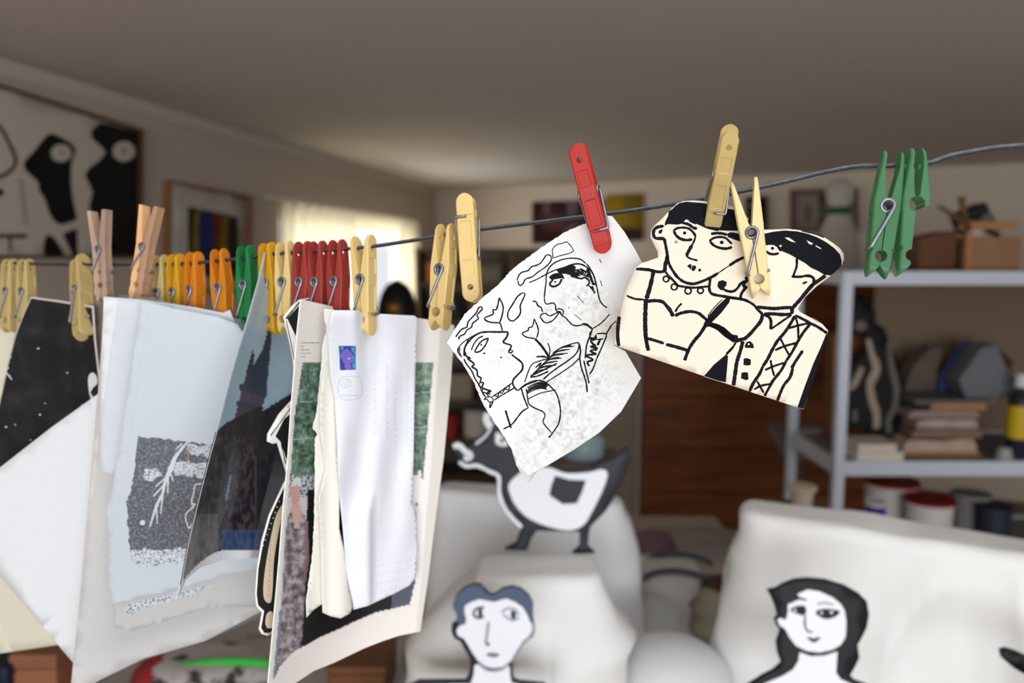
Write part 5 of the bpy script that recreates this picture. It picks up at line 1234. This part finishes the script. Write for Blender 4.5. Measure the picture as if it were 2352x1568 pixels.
# second paper behind it, bottom tip
o = sheet('backing_paper', rough(Z6((400, 1340), (430, 1440), (450, 1475), (500, 1540), (545, 1482), (600, 1430), (640, 1400), (760, 1330), (700, 1200)), .5, 8), bumped(dz, lambda x, y: .004), [mat('white_paper', (228, 229, 231), .8, transl=.15)], 30, .0003)
tag(o, 'white backing paper whose pointed tip shows below the charcoal drawing', 'paper')

# ------------------------------------------------------------------ papers under the row of pegs
M_pw = mat('white_paper', (228, 229, 231), .8, transl=.15); M_pw2 = mat('cool_white_paper', (232, 235, 238), .8, transl=.2); M_cr = mat('cream_paper', (222, 218, 200), .8, transl=.1)
M_edge = mat('paper_edge', (196, 188, 180), .7)
def hang(xa, za, xb, zb, y0=800, pitch=2, curve=0, cx=None):
    # vertical sheet through two pixel columns at given depths
    p, q = P(xa, y0, za), P(xb, y0, zb); t = Vector((q.x - p.x, q.y - p.y, 0)).normalized(); n = Vector((t.y, -t.x, 0)); n = (n + Vector((0, 0, math.tan(D2R(pitch))))).normalized()
    base = onplane(p, n)
    if not curve: return base
    return bumped(base, lambda x, y: curve * math.sin(max(-.3, min(1.3, (x - xa) / (xb - xa))) * math.pi))
# big cream sheet far left
o = sheet('cream_sheet', [(-80, 676), (0, 688), (48, 714), (44, 800), (60, 1000), (110, 1250), (150, 1478), (-80, 1512)], hang(-60, .79, 140, .775), [M_cr, M_pw], 40, .0006, [('P', [(-80, 678), (0, 690), (46, 714), (44, 728), (-80, 706)], 1, 1), ('P', circ(-3, 1446, 5, 9), 1, 1)])
tag(o, 'large cream sheet at the far left edge, behind the black card', 'paper')
# black scraperboard
M_sb = mat('scraped_black', (30, 29, 29), .7, spec=.15, rgb2=(52, 50, 50), nscale=40, thr=(.45, .8))
o = sheet('black_card', smoothpts([(70, 681), (140, 690), (214, 702), (219, 780), (228, 860), (236, 960), (215, 1100), (60, 1110), (-70, 1100), (-30, 1010), (5, 900), (22, 830), (45, 750)], 12, True)[0:] if False else [(70, 681), (140, 690), (214, 702), (219, 780), (228, 860), (236, 960), (215, 1100), (60, 1110), (-70, 1100), (-20, 1000), (4, 900), (16, 840), (34, 770), (50, 725)],
          hang(10, .735, 230, .70, curve=.010), [M_edge, M_sb, M_pw], 9, .0008,
          [('P', [(72, 685), (140, 695), (211, 707), (216, 780), (225, 860), (233, 960), (212, 1098), (60, 1105), (-66, 1098), (-17, 1000), (6, 900), (19, 840), (37, 770), (53, 727)], 1, 1),
           ('Q', [(204, 862), (214, 855), (222, 864), (224, 880), (214, 890), (208, 900), (216, 912), (226, 905), (228, 920), (210, 918), (203, 885)], 2, 2)] +
          [('P', circ(x, y, r, r * .6, 6), 2, 2) for x, y, r in ((88, 800, 3), (25, 820, 2), (18, 845, 3), (22, 862, 2), (155, 856, 2.4), (92, 952, 3), (35, 975, 2), (14, 980, 3), (70, 1010, 2), (104, 926, 2), (190, 930, 3))] + [('L', [(14, 855), (28, 872)], 2, 2, 2)])
tag(o, 'black scraped card with pale edges and small white marks, left of the white papers', 'card')
o = sheet('brown_card_strip', [(206, 688), (236, 690), (240, 800), (240, 990), (224, 990), (216, 800)], hang(206, .722, 240, .718), [mat('taupe_card', (150, 132, 120), .8)], 30, .0008)
tag(o, 'taupe card strip held by the weathered wooden peg, between black card and white papers', 'card')
# tracing sheets: E (large), D (diamond)
o = sheet('tracing_sheet', [(240, 682), (330, 690), (540, 735), (585, 800), (600, 1250), (650, 1300), (650, 1394), (600, 1404), (470, 1472), (330, 1512), (232, 1560), (160, 1600), (190, 1300), (225, 900)], hang(200, .660, 640, .676, curve=.004), [mat('tracing_paper', (226, 224, 222), .7, transl=.25, rgb2=(228, 218, 210), nscale=2.5)], 40, .0004,
          )
tag(o, 'large white translucent sheet behind the lightning print', 'paper')
o = sheet('diamond_sheet', [(232, 899), (118, 981), (0, 1073), (-118, 1186), (-60, 1252), (0, 1322), (95, 1436), (194, 1552), (400, 1420), (545, 1268), (400, 1080), (300, 975)], hang(-100, .690, 540, .686, y0=1200, curve=.003), [M_pw2], 40, .0004, [('L', [(-40, 1180), (104, 1372), (180, 1480)], 1.2, 0, 1), ('L', [(101, 1392), (108, 1401)], 2, 0, 1)])
tag(o, 'plain white sheet hanging by a corner like a diamond at lower left', 'paper')
# upright white card behind print
o = sheet('white_card', [(238, 681), (330, 688), (440, 704), (512, 718), (528, 711), (545, 755), (560, 800), (575, 1000), (420, 1040), (300, 1100), (229, 1080), (232, 880)], hang(230, .645, 600, .660, curve=.004), [M_pw], 40, .0005)
tag(o, 'white card behind the lightning print, its top edge under the pale wooden peg', 'card')
# torn print with lightning
M_pg = mat('monoprint_ink', (44, 46, 54), .8, spec=.08, rgb2=(150, 150, 156), nscale=620, thr=(.46, .76))
M_pg2 = mat('monoprint_edge', (96, 98, 106), .8, rgb2=(226, 226, 228), nscale=620, thr=(.38, .52)); M_pl = mat('bare_line', (232, 230, 226), .8); M_or = mat('orange_dash', (226, 170, 96), .7)
g = tf(200, 660, 2.01)
pl = rough([(322, 690), (310, 780), (292, 900), (272, 1040), (258, 1120)], .8) + rough([(252, 1150), (244, 1175), (252, 1230), (249, 1280), (250, 1340), (256, 1392)], 2.2, 7)
pr = [(440, 1346), (520, 1322), (640, 1296), (600, 1240), (585, 800), (545, 745), (500, 727), (420, 712)]
pk = [('P', rough([(316, 1003), (380, 1008), (430, 1015), (500, 1022), (596, 1028), (592, 1250), (560, 1262), (420, 1262), (340, 1262), (298, 1262), (294, 1200), (291, 1150), (302, 1120), (312, 1060)], 2.5, 6), 1, 1),
      ('P', rough([(297, 1255), (420, 1252), (592, 1252), (592, 1272), (520, 1276), (400, 1292), (330, 1300), (300, 1290)], 3, 6), 2, .9),
      ('P', rough([(390, 1060), (450, 1062), (520, 1070), (520, 1100), (440, 1095), (400, 1090)], 3, 7), 2, 1.6), ('P', rough([(330, 1078), (360, 1074), (372, 1090), (350, 1104), (330, 1100)], 2, 7), 2, 1.6), ('P', rough([(430, 1020), (500, 1026), (500, 1052), (440, 1045)], 3, 7), 2, 1.6),
      ('S', g((462, 715, 8), (410, 780, 16), (385, 840, 22), (360, 900, 16), (350, 950, 12)), 7, 3, 2), ('S', g((350, 950, 12), (320, 1010, 12), (290, 1105, 6)), 6, 3, 2), ('S', g((410, 745, 5), (440, 720, 8)), 3, 3, 2), ('S', g((320, 1010), (325, 1090, 4)), 4, 3, 2), ('S', g((350, 950), (340, 1045, 5)), 4, 3, 2),
      ('S', g((372, 870), (315, 920)), 3, 3, 2), ('S', g((360, 905), (305, 965)), 3.4, 3, 2), ('S', g((375, 880), (372, 950)), 3.4, 3, 2), ('S', g((385, 855), (398, 895)), 3, 3, 2), ('P', circ(200 + 256 / 2.01, 660 + 1085 / 2.01, 6), 3, 2),
      ('S', g((530, 905), (500, 912), (492, 950), (482, 990), (492, 1010), (455, 1050), (470, 1110), (485, 1090)), 3, 3, 2), ('S', g((480, 1000), (500, 1000), (478, 1020)), 3, 3, 2), ('P', circ(431, 1029, 3), 4, 2), ('P', circ(433, 1061, 4), 4, 2), ('L', [(432, 1032), (433, 1058)], 1.6, 4, 2)]
o = sheet('lightning_print', pl + pr, hang(250, .632, 640, .652, curve=.004), [M_pw, M_pg, M_pg2, M_pl, M_or], 20, .0005, pk)
tag(o, 'torn-edged white print with a grainy black rectangle and a white lightning-like branch', 'print')
o = sheet('smudged_print', [(262, 1330), (620, 1280), (640, 1392), (480, 1395), (300, 1450), (262, 1440)], hang(250, .640, 640, .662), [mat('warm_white_paper', (226, 219, 212), .8, transl=.2), M_pg2, M_pg], 20, .0004,
          [('P', rough([(294, 1388), (400, 1360), (480, 1345), (482, 1350), (420, 1372), (340, 1392), (300, 1412), (290, 1402)], 2.5, 6), 1, 1)])
tag(o, 'warm white sheet with a smudged black print edge, just below the lightning print', 'print')
# clear sleeve
M_clear = mat('clear_sleeve', (236, 240, 244), .12, transp=.95)
o = sheet('clear_sleeve', [(272, 676), (346, 682), (560, 735), (590, 800), (600, 1240), (640, 1300), (640, 1398), (478, 1470), (330, 1516), (160, 1590), (196, 1280), (240, 900)], hang(200, .620, 640, .646, curve=.003), [M_clear], 40, .0002, [('L', [(346, 684), (300, 1000), (200, 1540)], .9, 0, 1)])
tag(o, 'clear plastic sleeve hanging over the white papers', 'plastic sleeve')

# castle photo
def castle_col(x, y):
    n = noise.noise(Vector((x * .03, y * .03, 2))); n2 = noise.noise(Vector((x * .12, y * .05, 5)))
    sky = (164 - (y - 600) * .02 + n * 6, 184 + n * 6, 198 + n * 5)
    c = sky
    xl = 605 - (y - 590) * .25
    if inside((x, y), [(628, 712), (604, 800), (556, 884), (612, 902), (620, 820)]): c = (52 + 40 * max(0, min(1, (590 - x + (y - 720) * -.3) / 40)), 62, 76)
    if inside((x, y), [(581, 800), (562, 870), (545, 940), (535, 1000), (560, 1000), (580, 870), (584, 815)]): c = (58, 62, 74)
    if inside((x, y), [(556, 884), (612, 900), (606, 925), (590, 960), (570, 1044), (510, 1046), (548, 930)]): c = (78 + n2 * 20, 70, 82)
    if inside((x, y), [(552, 880), (614, 898), (612, 912), (548, 894)]) or inside((x, y), [(545, 920), (606, 936), (604, 948), (542, 930)]): c = (58, 66, 80)
    edge = 980 - (x - 500) * .5 if x < 600 else 945 - (x - 600) * .6
    if y > edge + 30 * max(0, (520 - x) / 80): c = (40 + n2 * 14 + n * 12, 38 + n2 * 12 + n * 9, 44 + n2 * 12)
    if y > 1020 and 500 < x < 590 and n2 > .1: c = (70, 58, 60)
    if y > 1000 and x < 545 + (y - 1000) * -.18 + 30 and n2 > .15: c = (62, 58, 64)
    if inside((x, y), [(528, 1090), (533, 1090), (522, 1150), (516, 1150)]): c = (96, 124, 150)
    if 1215 < y < 1262 and x > 512 - (y - 1215) * .1: c = (56 + n2 * 24, 74 + n2 * 20, 104 + n2 * 20)
    if y > 1180 and x < 500: c = (92 + n2 * 30, 88 + n2 * 28, 90 + n2 * 26)
    bl_ = 1262 + 60 * max(0, (520 - x) / 100) ** 2 + (0 if x > 520 else (520 - x) * .12)
    if y > bl_: c = (214, 216, 220)
    return c
_cl = [(590, 606), (640, 594), (740, 566), (850, 533), (960, 505), (1050, 480), (1160, 452), (1260, 429), (1330, 417), (1372, 406)]
def interp(tab, y):
    if y <= tab[0][0]: return tab[0][1]
    for (a, b), (c, d) in zip(tab, tab[1:]):
        if y <= c: return b + (d - b) * (y - a) / (c - a)
    return tab[-1][1]
def xl_c(y): return interp(_cl, y)
M_photo = mat('glossy_photo', (200, 200, 200), .25, attr='Col', coat=.3)
o = sheet('castle_photo', [(607, 578), (594, 640), (566, 740), (533, 850), (505, 960), (480, 1050), (452, 1160), (429, 1260), (417, 1330), (406, 1374), (428, 1330), (458, 1304), (505, 1288), (595, 1280), (680, 1276), (682, 800), (680, 705), (640, 690), (622, 676), (610, 655), (606, 630)],
          bumped(hang(430, .545, 680, .675, pitch=0), lambda x, y: .012 * math.sin(max(0, min(1, (x - xl_c(y)) / 150)) * math.pi)), [M_photo, M_pw], 3.2, .0004, [('S', [(x + 1.6, y) for y, x in [(579, 606.5)] + _cl], 2.6, 1, 1.5)], colfn=castle_col)
tag(o, 'glossy curved photograph of a dark castle turret against a blue-grey sky', 'photograph')

# black and white cutouts behind the poster
M_k = mat('black_print_card', (28, 27, 28), .6); M_wm = mat('white_margin', (236, 232, 224), .7); M_tan = mat('tan_centre', (206, 188, 160), .7)
g = tf(400, 560, 1.742); hz2 = hang(590, .594, 760, .640)
o = sheet('angular_cutout', g((560, 212), (500, 224), (470, 250), (438, 292), (450, 340), (463, 400), (474, 450), (482, 520), (480, 590), (470, 625), (420, 680), (374, 760), (372, 790), (395, 800), (412, 795), (432, 860), (450, 920), (500, 920), (520, 250)), hz2, [M_wm, M_k], 30, .0008,
          [('P', g((500, 246), (452, 298), (470, 335), (490, 375), (492, 420), (500, 560), (500, 650), (440, 700), (405, 770), (425, 790), (445, 850), (470, 900), (494, 910), (512, 260)), 1, 1), ('L', g((555, 218), (502, 232), (446, 300)), 3.4, 1, 2), ('L', g((448, 306), (468, 400), (482, 470)), 2, 1, 2), ('L', g((478, 640), (385, 768)), 2.2, 1, 2), ('L', g((428, 800), (446, 880)), 2, 1, 2)])
tag(o, 'black angular paper cutout with a white margin, left of the portrait poster', 'cutout')
o = sheet('long_cutout', g((480, 900), (440, 955), (410, 1020), (380, 1085), (350, 1190), (332, 1300), (325, 1400), (330, 1450), (352, 1475), (340, 1540), (350, 1560), (375, 1568), (400, 1550), (430, 1490), (480, 1200), (500, 900)), hang(580, .588, 760, .638, y0=1250), [M_wm, M_k, M_tan], 30, .0008,
          [('P', g((480, 915), (442, 970), (412, 1030), (385, 1090), (356, 1195), (337, 1300), (330, 1400), (336, 1445), (360, 1468), (348, 1535), (360, 1555), (380, 1556), (400, 1542), (422, 1480), (470, 1200), (490, 920)), 1, 1),
           ('Q', g((440, 1040), (410, 1080), (385, 1180), (365, 1290), (356, 1380), (362, 1425), (385, 1435), (394, 1380), (400, 1260), (420, 1140)), 2, 2), ('Q', g((370, 1480), (392, 1470), (396, 1530), (372, 1536), (364, 1520)), 2, 2)] +
          [('S', g((382 - i * .9, 1180 + i * 20), (390 - i * .9, 1186 + i * 20), (384 - i * .9, 1193 + i * 20)), .9, 1, 3) for i in range(12)] + [('P', circ(*g((420 - i * 8, 1030 + i * 22))[0], 1.6, 1.2, 6), 0, 3) for i in range(9)])
tag(o, 'long black paper cutout with a tan handwritten stripe, partly behind the poster', 'cutout')

# portrait poster
_pl = [(687, 690), (760, 682), (850, 675), (950, 667), (1060, 660), (1160, 650), (1280, 641), (1400, 630), (1568, 615)]
_ph = [(832, 695), (960, 676), (1080, 668), (1200, 655), (1400, 642), (1568, 626)]
_pr = [(840, 995), (1060, 975), (1200, 966), (1330, 955), (1390, 941), (1568, 930)]
def bot_photo(x): return interp([(600, 1590), (625, 1568), (642, 1532), (673, 1497), (736, 1463), (798, 1435), (860, 1407), (941, 1388), (1100, 1370)], x)
def poster_col(x, y):
    n = noise.noise(Vector((x * .07, y * .07, 1))); n2 = noise.noise(Vector((x * .2, y * .16, 7))); n3 = noise.noise(Vector((x * .025, y * .025, 4)))
    xl, xp, xr = interp(_pl, y), interp(_ph, y), interp(_pr, y)
    c = (226, 221, 215)
    if x < xl + 2.5: return (244, 243, 240)
    if y > 832 and xp < x < xr and y < bot_photo(x):
        if y < 1092 + n * 16:
            v = .5 + n * .5 + n2 * .45 - n3 * .4; v = max(0, min(1, v)); c = (36 + 108 * v, 62 + 108 * v, 52 + 96 * v)
            if abs(y - 1010 + (x - 670) * .1) < 1.5 or abs(y - 925 + (x - 670) * .08) < 1.2: c = (150, 165, 155)
        elif x > 900: c = (232, 228, 224) if y < 1330 else (78, 82, 98)
        else:
            c = (196, 194, 190)
            if y < 1140: c = (180, 186, 190) if n2 > -.1 else (74, 78, 80)
            if (x > 706 - (y - 1150) * .02 and y > 1125) : c = (20, 19, 21)
            if y > 1340 and x > 690: c = (18, 17, 19)
            if x < 664 + (y - 1400) * -.1 and y > 1400: c = (122, 134, 152)
            if inside((x, y), [(664, 1120), (672, 1108), (688, 1104), (690, 1140), (684, 1160), (672, 1160)]): c = (190, 152, 146)
            if inside((x, y), [(667, 1116), (674, 1098), (690, 1096), (694, 1120), (684, 1112), (674, 1116)]): c = (206, 206, 208)
            if inside((x, y), [(670, 1158), (690, 1158), (696, 1180), (690, 1215), (676, 1218), (664, 1190)]): c = (196, 160, 152)
            if inside((x, y), [(662, 1182), (670, 1176), (676, 1212), (688, 1212), (692, 1176), (702, 1184), (704, 1280), (700, 1380), (692, 1480), (684, 1568), (632, 1568), (646, 1420), (652, 1300), (656, 1220)]):
                v = .5 + n * .9 + n2 * .5; v = max(0, min(1, v)); c = (88 + 90 * v, 80 + 88 * v, 84 + 92 * v)
            if inside((x, y), [(700, 1186), (708, 1200), (710, 1290), (702, 1340), (696, 1335), (702, 1260)]): c = (140, 112, 110)
            if inside((x, y), [(650, 1118), (660, 1112), (660, 1130), (650, 1140)]): c = (60, 60, 60)
    return c
tz_f = bumped(hang(640, .575, 1040, .672, pitch=0), lambda x, y: .026 * math.sin(max(0, min(1, (x - interp(_pl, y)) / 330)) * math.pi) + .00003 * max(0, y - 1250) * ((x - 640) / 300))
M_post = mat('satin_poster', (220, 220, 220), .45, attr='Col')
txt = []
for i, (x0, x1, y) in enumerate(((691, 733, 787), (691, 697, 795), (690, 712, 803), (690, 715, 811), (690, 702, 819))):
    x = x0
    while x < x1: w = random.uniform(1.2, 3.4); txt.append(('L', [(x, y + random.uniform(-.5, .5)), (min(x + w, x1), y)], 2.2 if i < 2 else 1.8, 1, 1)); x += w + .9
txt += [('L', [(968, 1060 + k * 9), (974, 1064 + k * 9)], 3, 2, 1) for k in (0, 4)] + [('P', circ(957, 1158, 3.4, 5, 8), 2, 1)]
o = sheet('portrait_poster', [(690, 687), (682, 760), (675, 850), (667, 950), (660, 1060), (650, 1160), (641, 1280), (630, 1400), (615, 1568), (612, 1612), (650, 1592), (680, 1568), (720, 1541), (767, 1522), (838, 1488), (879, 1472), (916, 1460), (966, 1450), (985, 1320), (1000, 1200), (1020, 1050), (1036, 880), (1044, 748), (1030, 740), (950, 729), (850, 718), (770, 705), (700, 689)],
          tz_f, [M_post, M_char, mat('faint_print', (150, 140, 140), .8)], 3.2, .0004, txt, colfn=poster_col)
tag(o, 'curved white poster showing green trees and a standing person in patterned dress', 'poster')

# letters and envelope
lz = plane(760, 1050, .520, 40, 0)
M_let = mat('cream_letter', (238, 235, 226), .8, transl=.15); M_env = mat('white_envelope', (222, 224, 231), .75, bump=.4, bscale=160); M_pen = mat('faint_pencil', (176, 178, 186), .8)
z4 = tf(600, 660, 3.137); z5 = tf(580, 1080, 3.2125)
ol = rough(z4((450, 155), (455, 230), (470, 300), (440, 430), (432, 560), (425, 620), (408, 800), (400, 900), (370, 1010), (405, 1060), (388, 1080), (385, 1300)) + z5((460, 100), (455, 400), (440, 650), (410, 850), (395, 1000)), 1.0, 6) + z5((400, 1085), (450, 1030), (520, 980), (600, 960), (640, 300)) + z4((560, 900), (545, 300), (540, 170), (520, 158))
def e_bump(x, y): return .0
ez0 = hang(760, .600, 960, .648, pitch=0, y0=900)
o = sheet('torn_letter', ol, bumped(ez0, lambda x, y: .007 + .003 * math.sin((x - 700) / 18)), [M_let], 14, .0004); tag(o, 'torn white letter sheet hanging directly left of the folded cream letter', 'letter')
ol = z4((490, 215), (512, 180), (530, 300), (520, 620), (545, 1100)) + z5((640, 150), (640, 430), (700, 700), (745, 1000), (720, 1055), (650, 1092), (575, 1076), (520, 1050), (512, 900), (505, 500), (490, 200)) + z4((465, 1300), (430, 1080), (425, 800), (455, 560), (470, 400))
o = sheet('folded_letter', ol, bumped(ez0, lambda x, y: .003 + .0025 * math.sin((x - 735) / 11)), [M_let], 10, .0005, [('L', z5((540, 100), (580, 500), (600, 800), (590, 1000)), 1.2, 0, 1)]); tag(o, 'folded cream letter bundle with rounded lower end, between torn letter and envelope', 'letter')
ol = z4((510, 185), (522, 163), (700, 165), (735, 190), (860, 190), (1105, 203), (1127, 222), (1115, 500), (1103, 900), (1098, 1200), (1090, 1560)) + z5((1210, 320), (1215, 600), (1205, 790), (1160, 850), (1050, 908), (850, 1000), (745, 1028), (742, 985), (700, 790), (680, 600), (665, 400), (650, 250), (635, 60)) + z4((545, 1130), (530, 800), (500, 640), (490, 500), (480, 330))
def ebump(x, y):
    b = .0025 * math.sin(x / 14 + y / 90) * math.exp(-((y - 1080) / 190) ** 2) + .002 * noise.noise(Vector((x * .02, y * .01, 2)))
    if 1140 < y < 1400: b -= .008 * max(0, 1 - abs(x - 848) / 10) if x > 848 else .008 * max(0, 1 - (848 - x) / 40) * min(1, (y - 1140) / 40)
    t = max(0, min(1, (x - 812) / 34)); b -= .015 * (1 - t * t * (3 - 2 * t)) * math.exp(-max(0, y - 730) / 110)
    return b
pk = []
pk += [('P', [(774, 789), (830, 789), (830, 854), (776, 854)], 0, 1)]
pk += [('P', [(778, 794), (817, 794), (817, 849), (781, 850)], 1, 2), ('Q', [(784, 812), (795, 800), (808, 812), (812, 826), (800, 838), (788, 832)], 2, 3), ('Q', [(790, 838), (802, 834), (808, 846), (794, 848)], 2, 3), ('P', circ(801, 823, 1.8), 0, 4), ('Q', [(782, 796), (790, 796), (787, 806)], 3, 3), ('Q', [(806, 797), (815, 797), (814, 812), (808, 806)], 3, 3), ('Q', [(808, 838), (815, 836), (815, 848)], 3, 3)]
pk += [('C', circ(793, 880, 12, 10, 10), 1.2, 4, 1), ('C', circ(793, 880, 5, 4, 8), 1, 4, 1), ('L', [(782, 908), (826, 908)], 1, 4, 1), ('C', [(780, 870), (826, 868), (828, 912), (784, 914)], 1, 4, 1)]
for i, (x, ya, yb) in enumerate(((889, 835, 1010), (861, 880, 1000), (907, 900, 1100), (936, 815, 1010), (944, 930, 1150))):
    y = ya
    while y < yb: h_ = random.uniform(4, 9); pk.append(('S', [(x - 2, y), (x + 3, y + h_ / 2), (x - 2, y + h_)], .9, 4, 1)); y += h_ + random.uniform(2, 8)
for r_i in range(4):
    x = 852
    while x < 940: w = random.uniform(3, 7); y = 1305 + r_i * 20 - (x - 850) * .22; pk.append(('S', [(x, y), (x + w / 2, y - 3), (x + w, y)], .8, 4, 1)); x += w + random.uniform(2, 7)
o = sheet('stamped_envelope', ol, bumped(ez0, ebump), [M_env, mat('stamp_blue', (44, 66, 150), .6, rgb2=(60, 130, 170), nscale=260, thr=(.5, .6)), mat('stamp_violet', (120, 96, 190), .6), mat('stamp_teal', (70, 150, 180), .6), M_pen], 8, .0006, pk)
tag(o, 'crumpled white envelope with a blue and violet stamp, gripped by the cream peg', 'envelope')

# ------------------------------------------------------------------ light
def area(name, loc, rot, sx, sy, power, col):
    l = bpy.data.lights.new(name, 'AREA'); l.shape = 'RECTANGLE'; l.size = sx; l.size_y = sy; l.energy = power; l.color = col
    o = bpy.data.objects.new(name, l); COL.objects.link(o); o.location = loc; o.rotation_euler = rot; return o
area('daylight_front_window', ((FX0 + FX1) / 2, YB - .25, (FZ0 + FZ1) / 2), (math.pi / 2, 0, 0), FX1 - FX0, FZ1 - FZ0, 225, (.94, .97, 1.0))
area('daylight_roof_light', ((SX0 + SX1) / 2, (SY0 + SY1) / 2, CEIL + .3), (0, 0, 0), SX1 - SX0, SY1 - SY0, 14, (.97, .98, 1.0))
wc = lwp(wl / 2, (WT + WB) / 2, -.35); an = math.atan2(nl.y, nl.x)
area('daylight_left_window', wc, (math.pi / 2, 0, an - math.pi / 2), wl, WT - WB, 60, (.93, .97, 1.0))
w = bpy.data.worlds.new('world'); bpy.context.scene.world = w; w.use_nodes = True
nt = w.node_tree; nt.nodes.clear(); ow = nt.nodes.new('ShaderNodeOutputWorld'); bg = nt.nodes.new('ShaderNodeBackground'); sk = nt.nodes.new('ShaderNodeTexSky')
sk.sky_type = 'HOSEK_WILKIE'; sk.turbidity = 5; sk.sun_direction = Vector((-.2, -.6, .7)).normalized(); bg.inputs['Strength'].default_value = 8.0
hs = nt.nodes.new('ShaderNodeHueSaturation'); hs.inputs['Saturation'].default_value = .35; nt.links.new(sk.outputs['Color'], hs.inputs['Color']); nt.links.new(hs.outputs['Color'], bg.inputs['Color']); nt.links.new(bg.outputs['Background'], ow.inputs['Surface'])
sc = bpy.context.scene
sc.view_settings.view_transform = 'Standard'; sc.view_settings.look = 'None'; sc.view_settings.gamma = 1; sc.view_settings.use_curve_mapping = False
sc.view_settings.exposure = -0.6
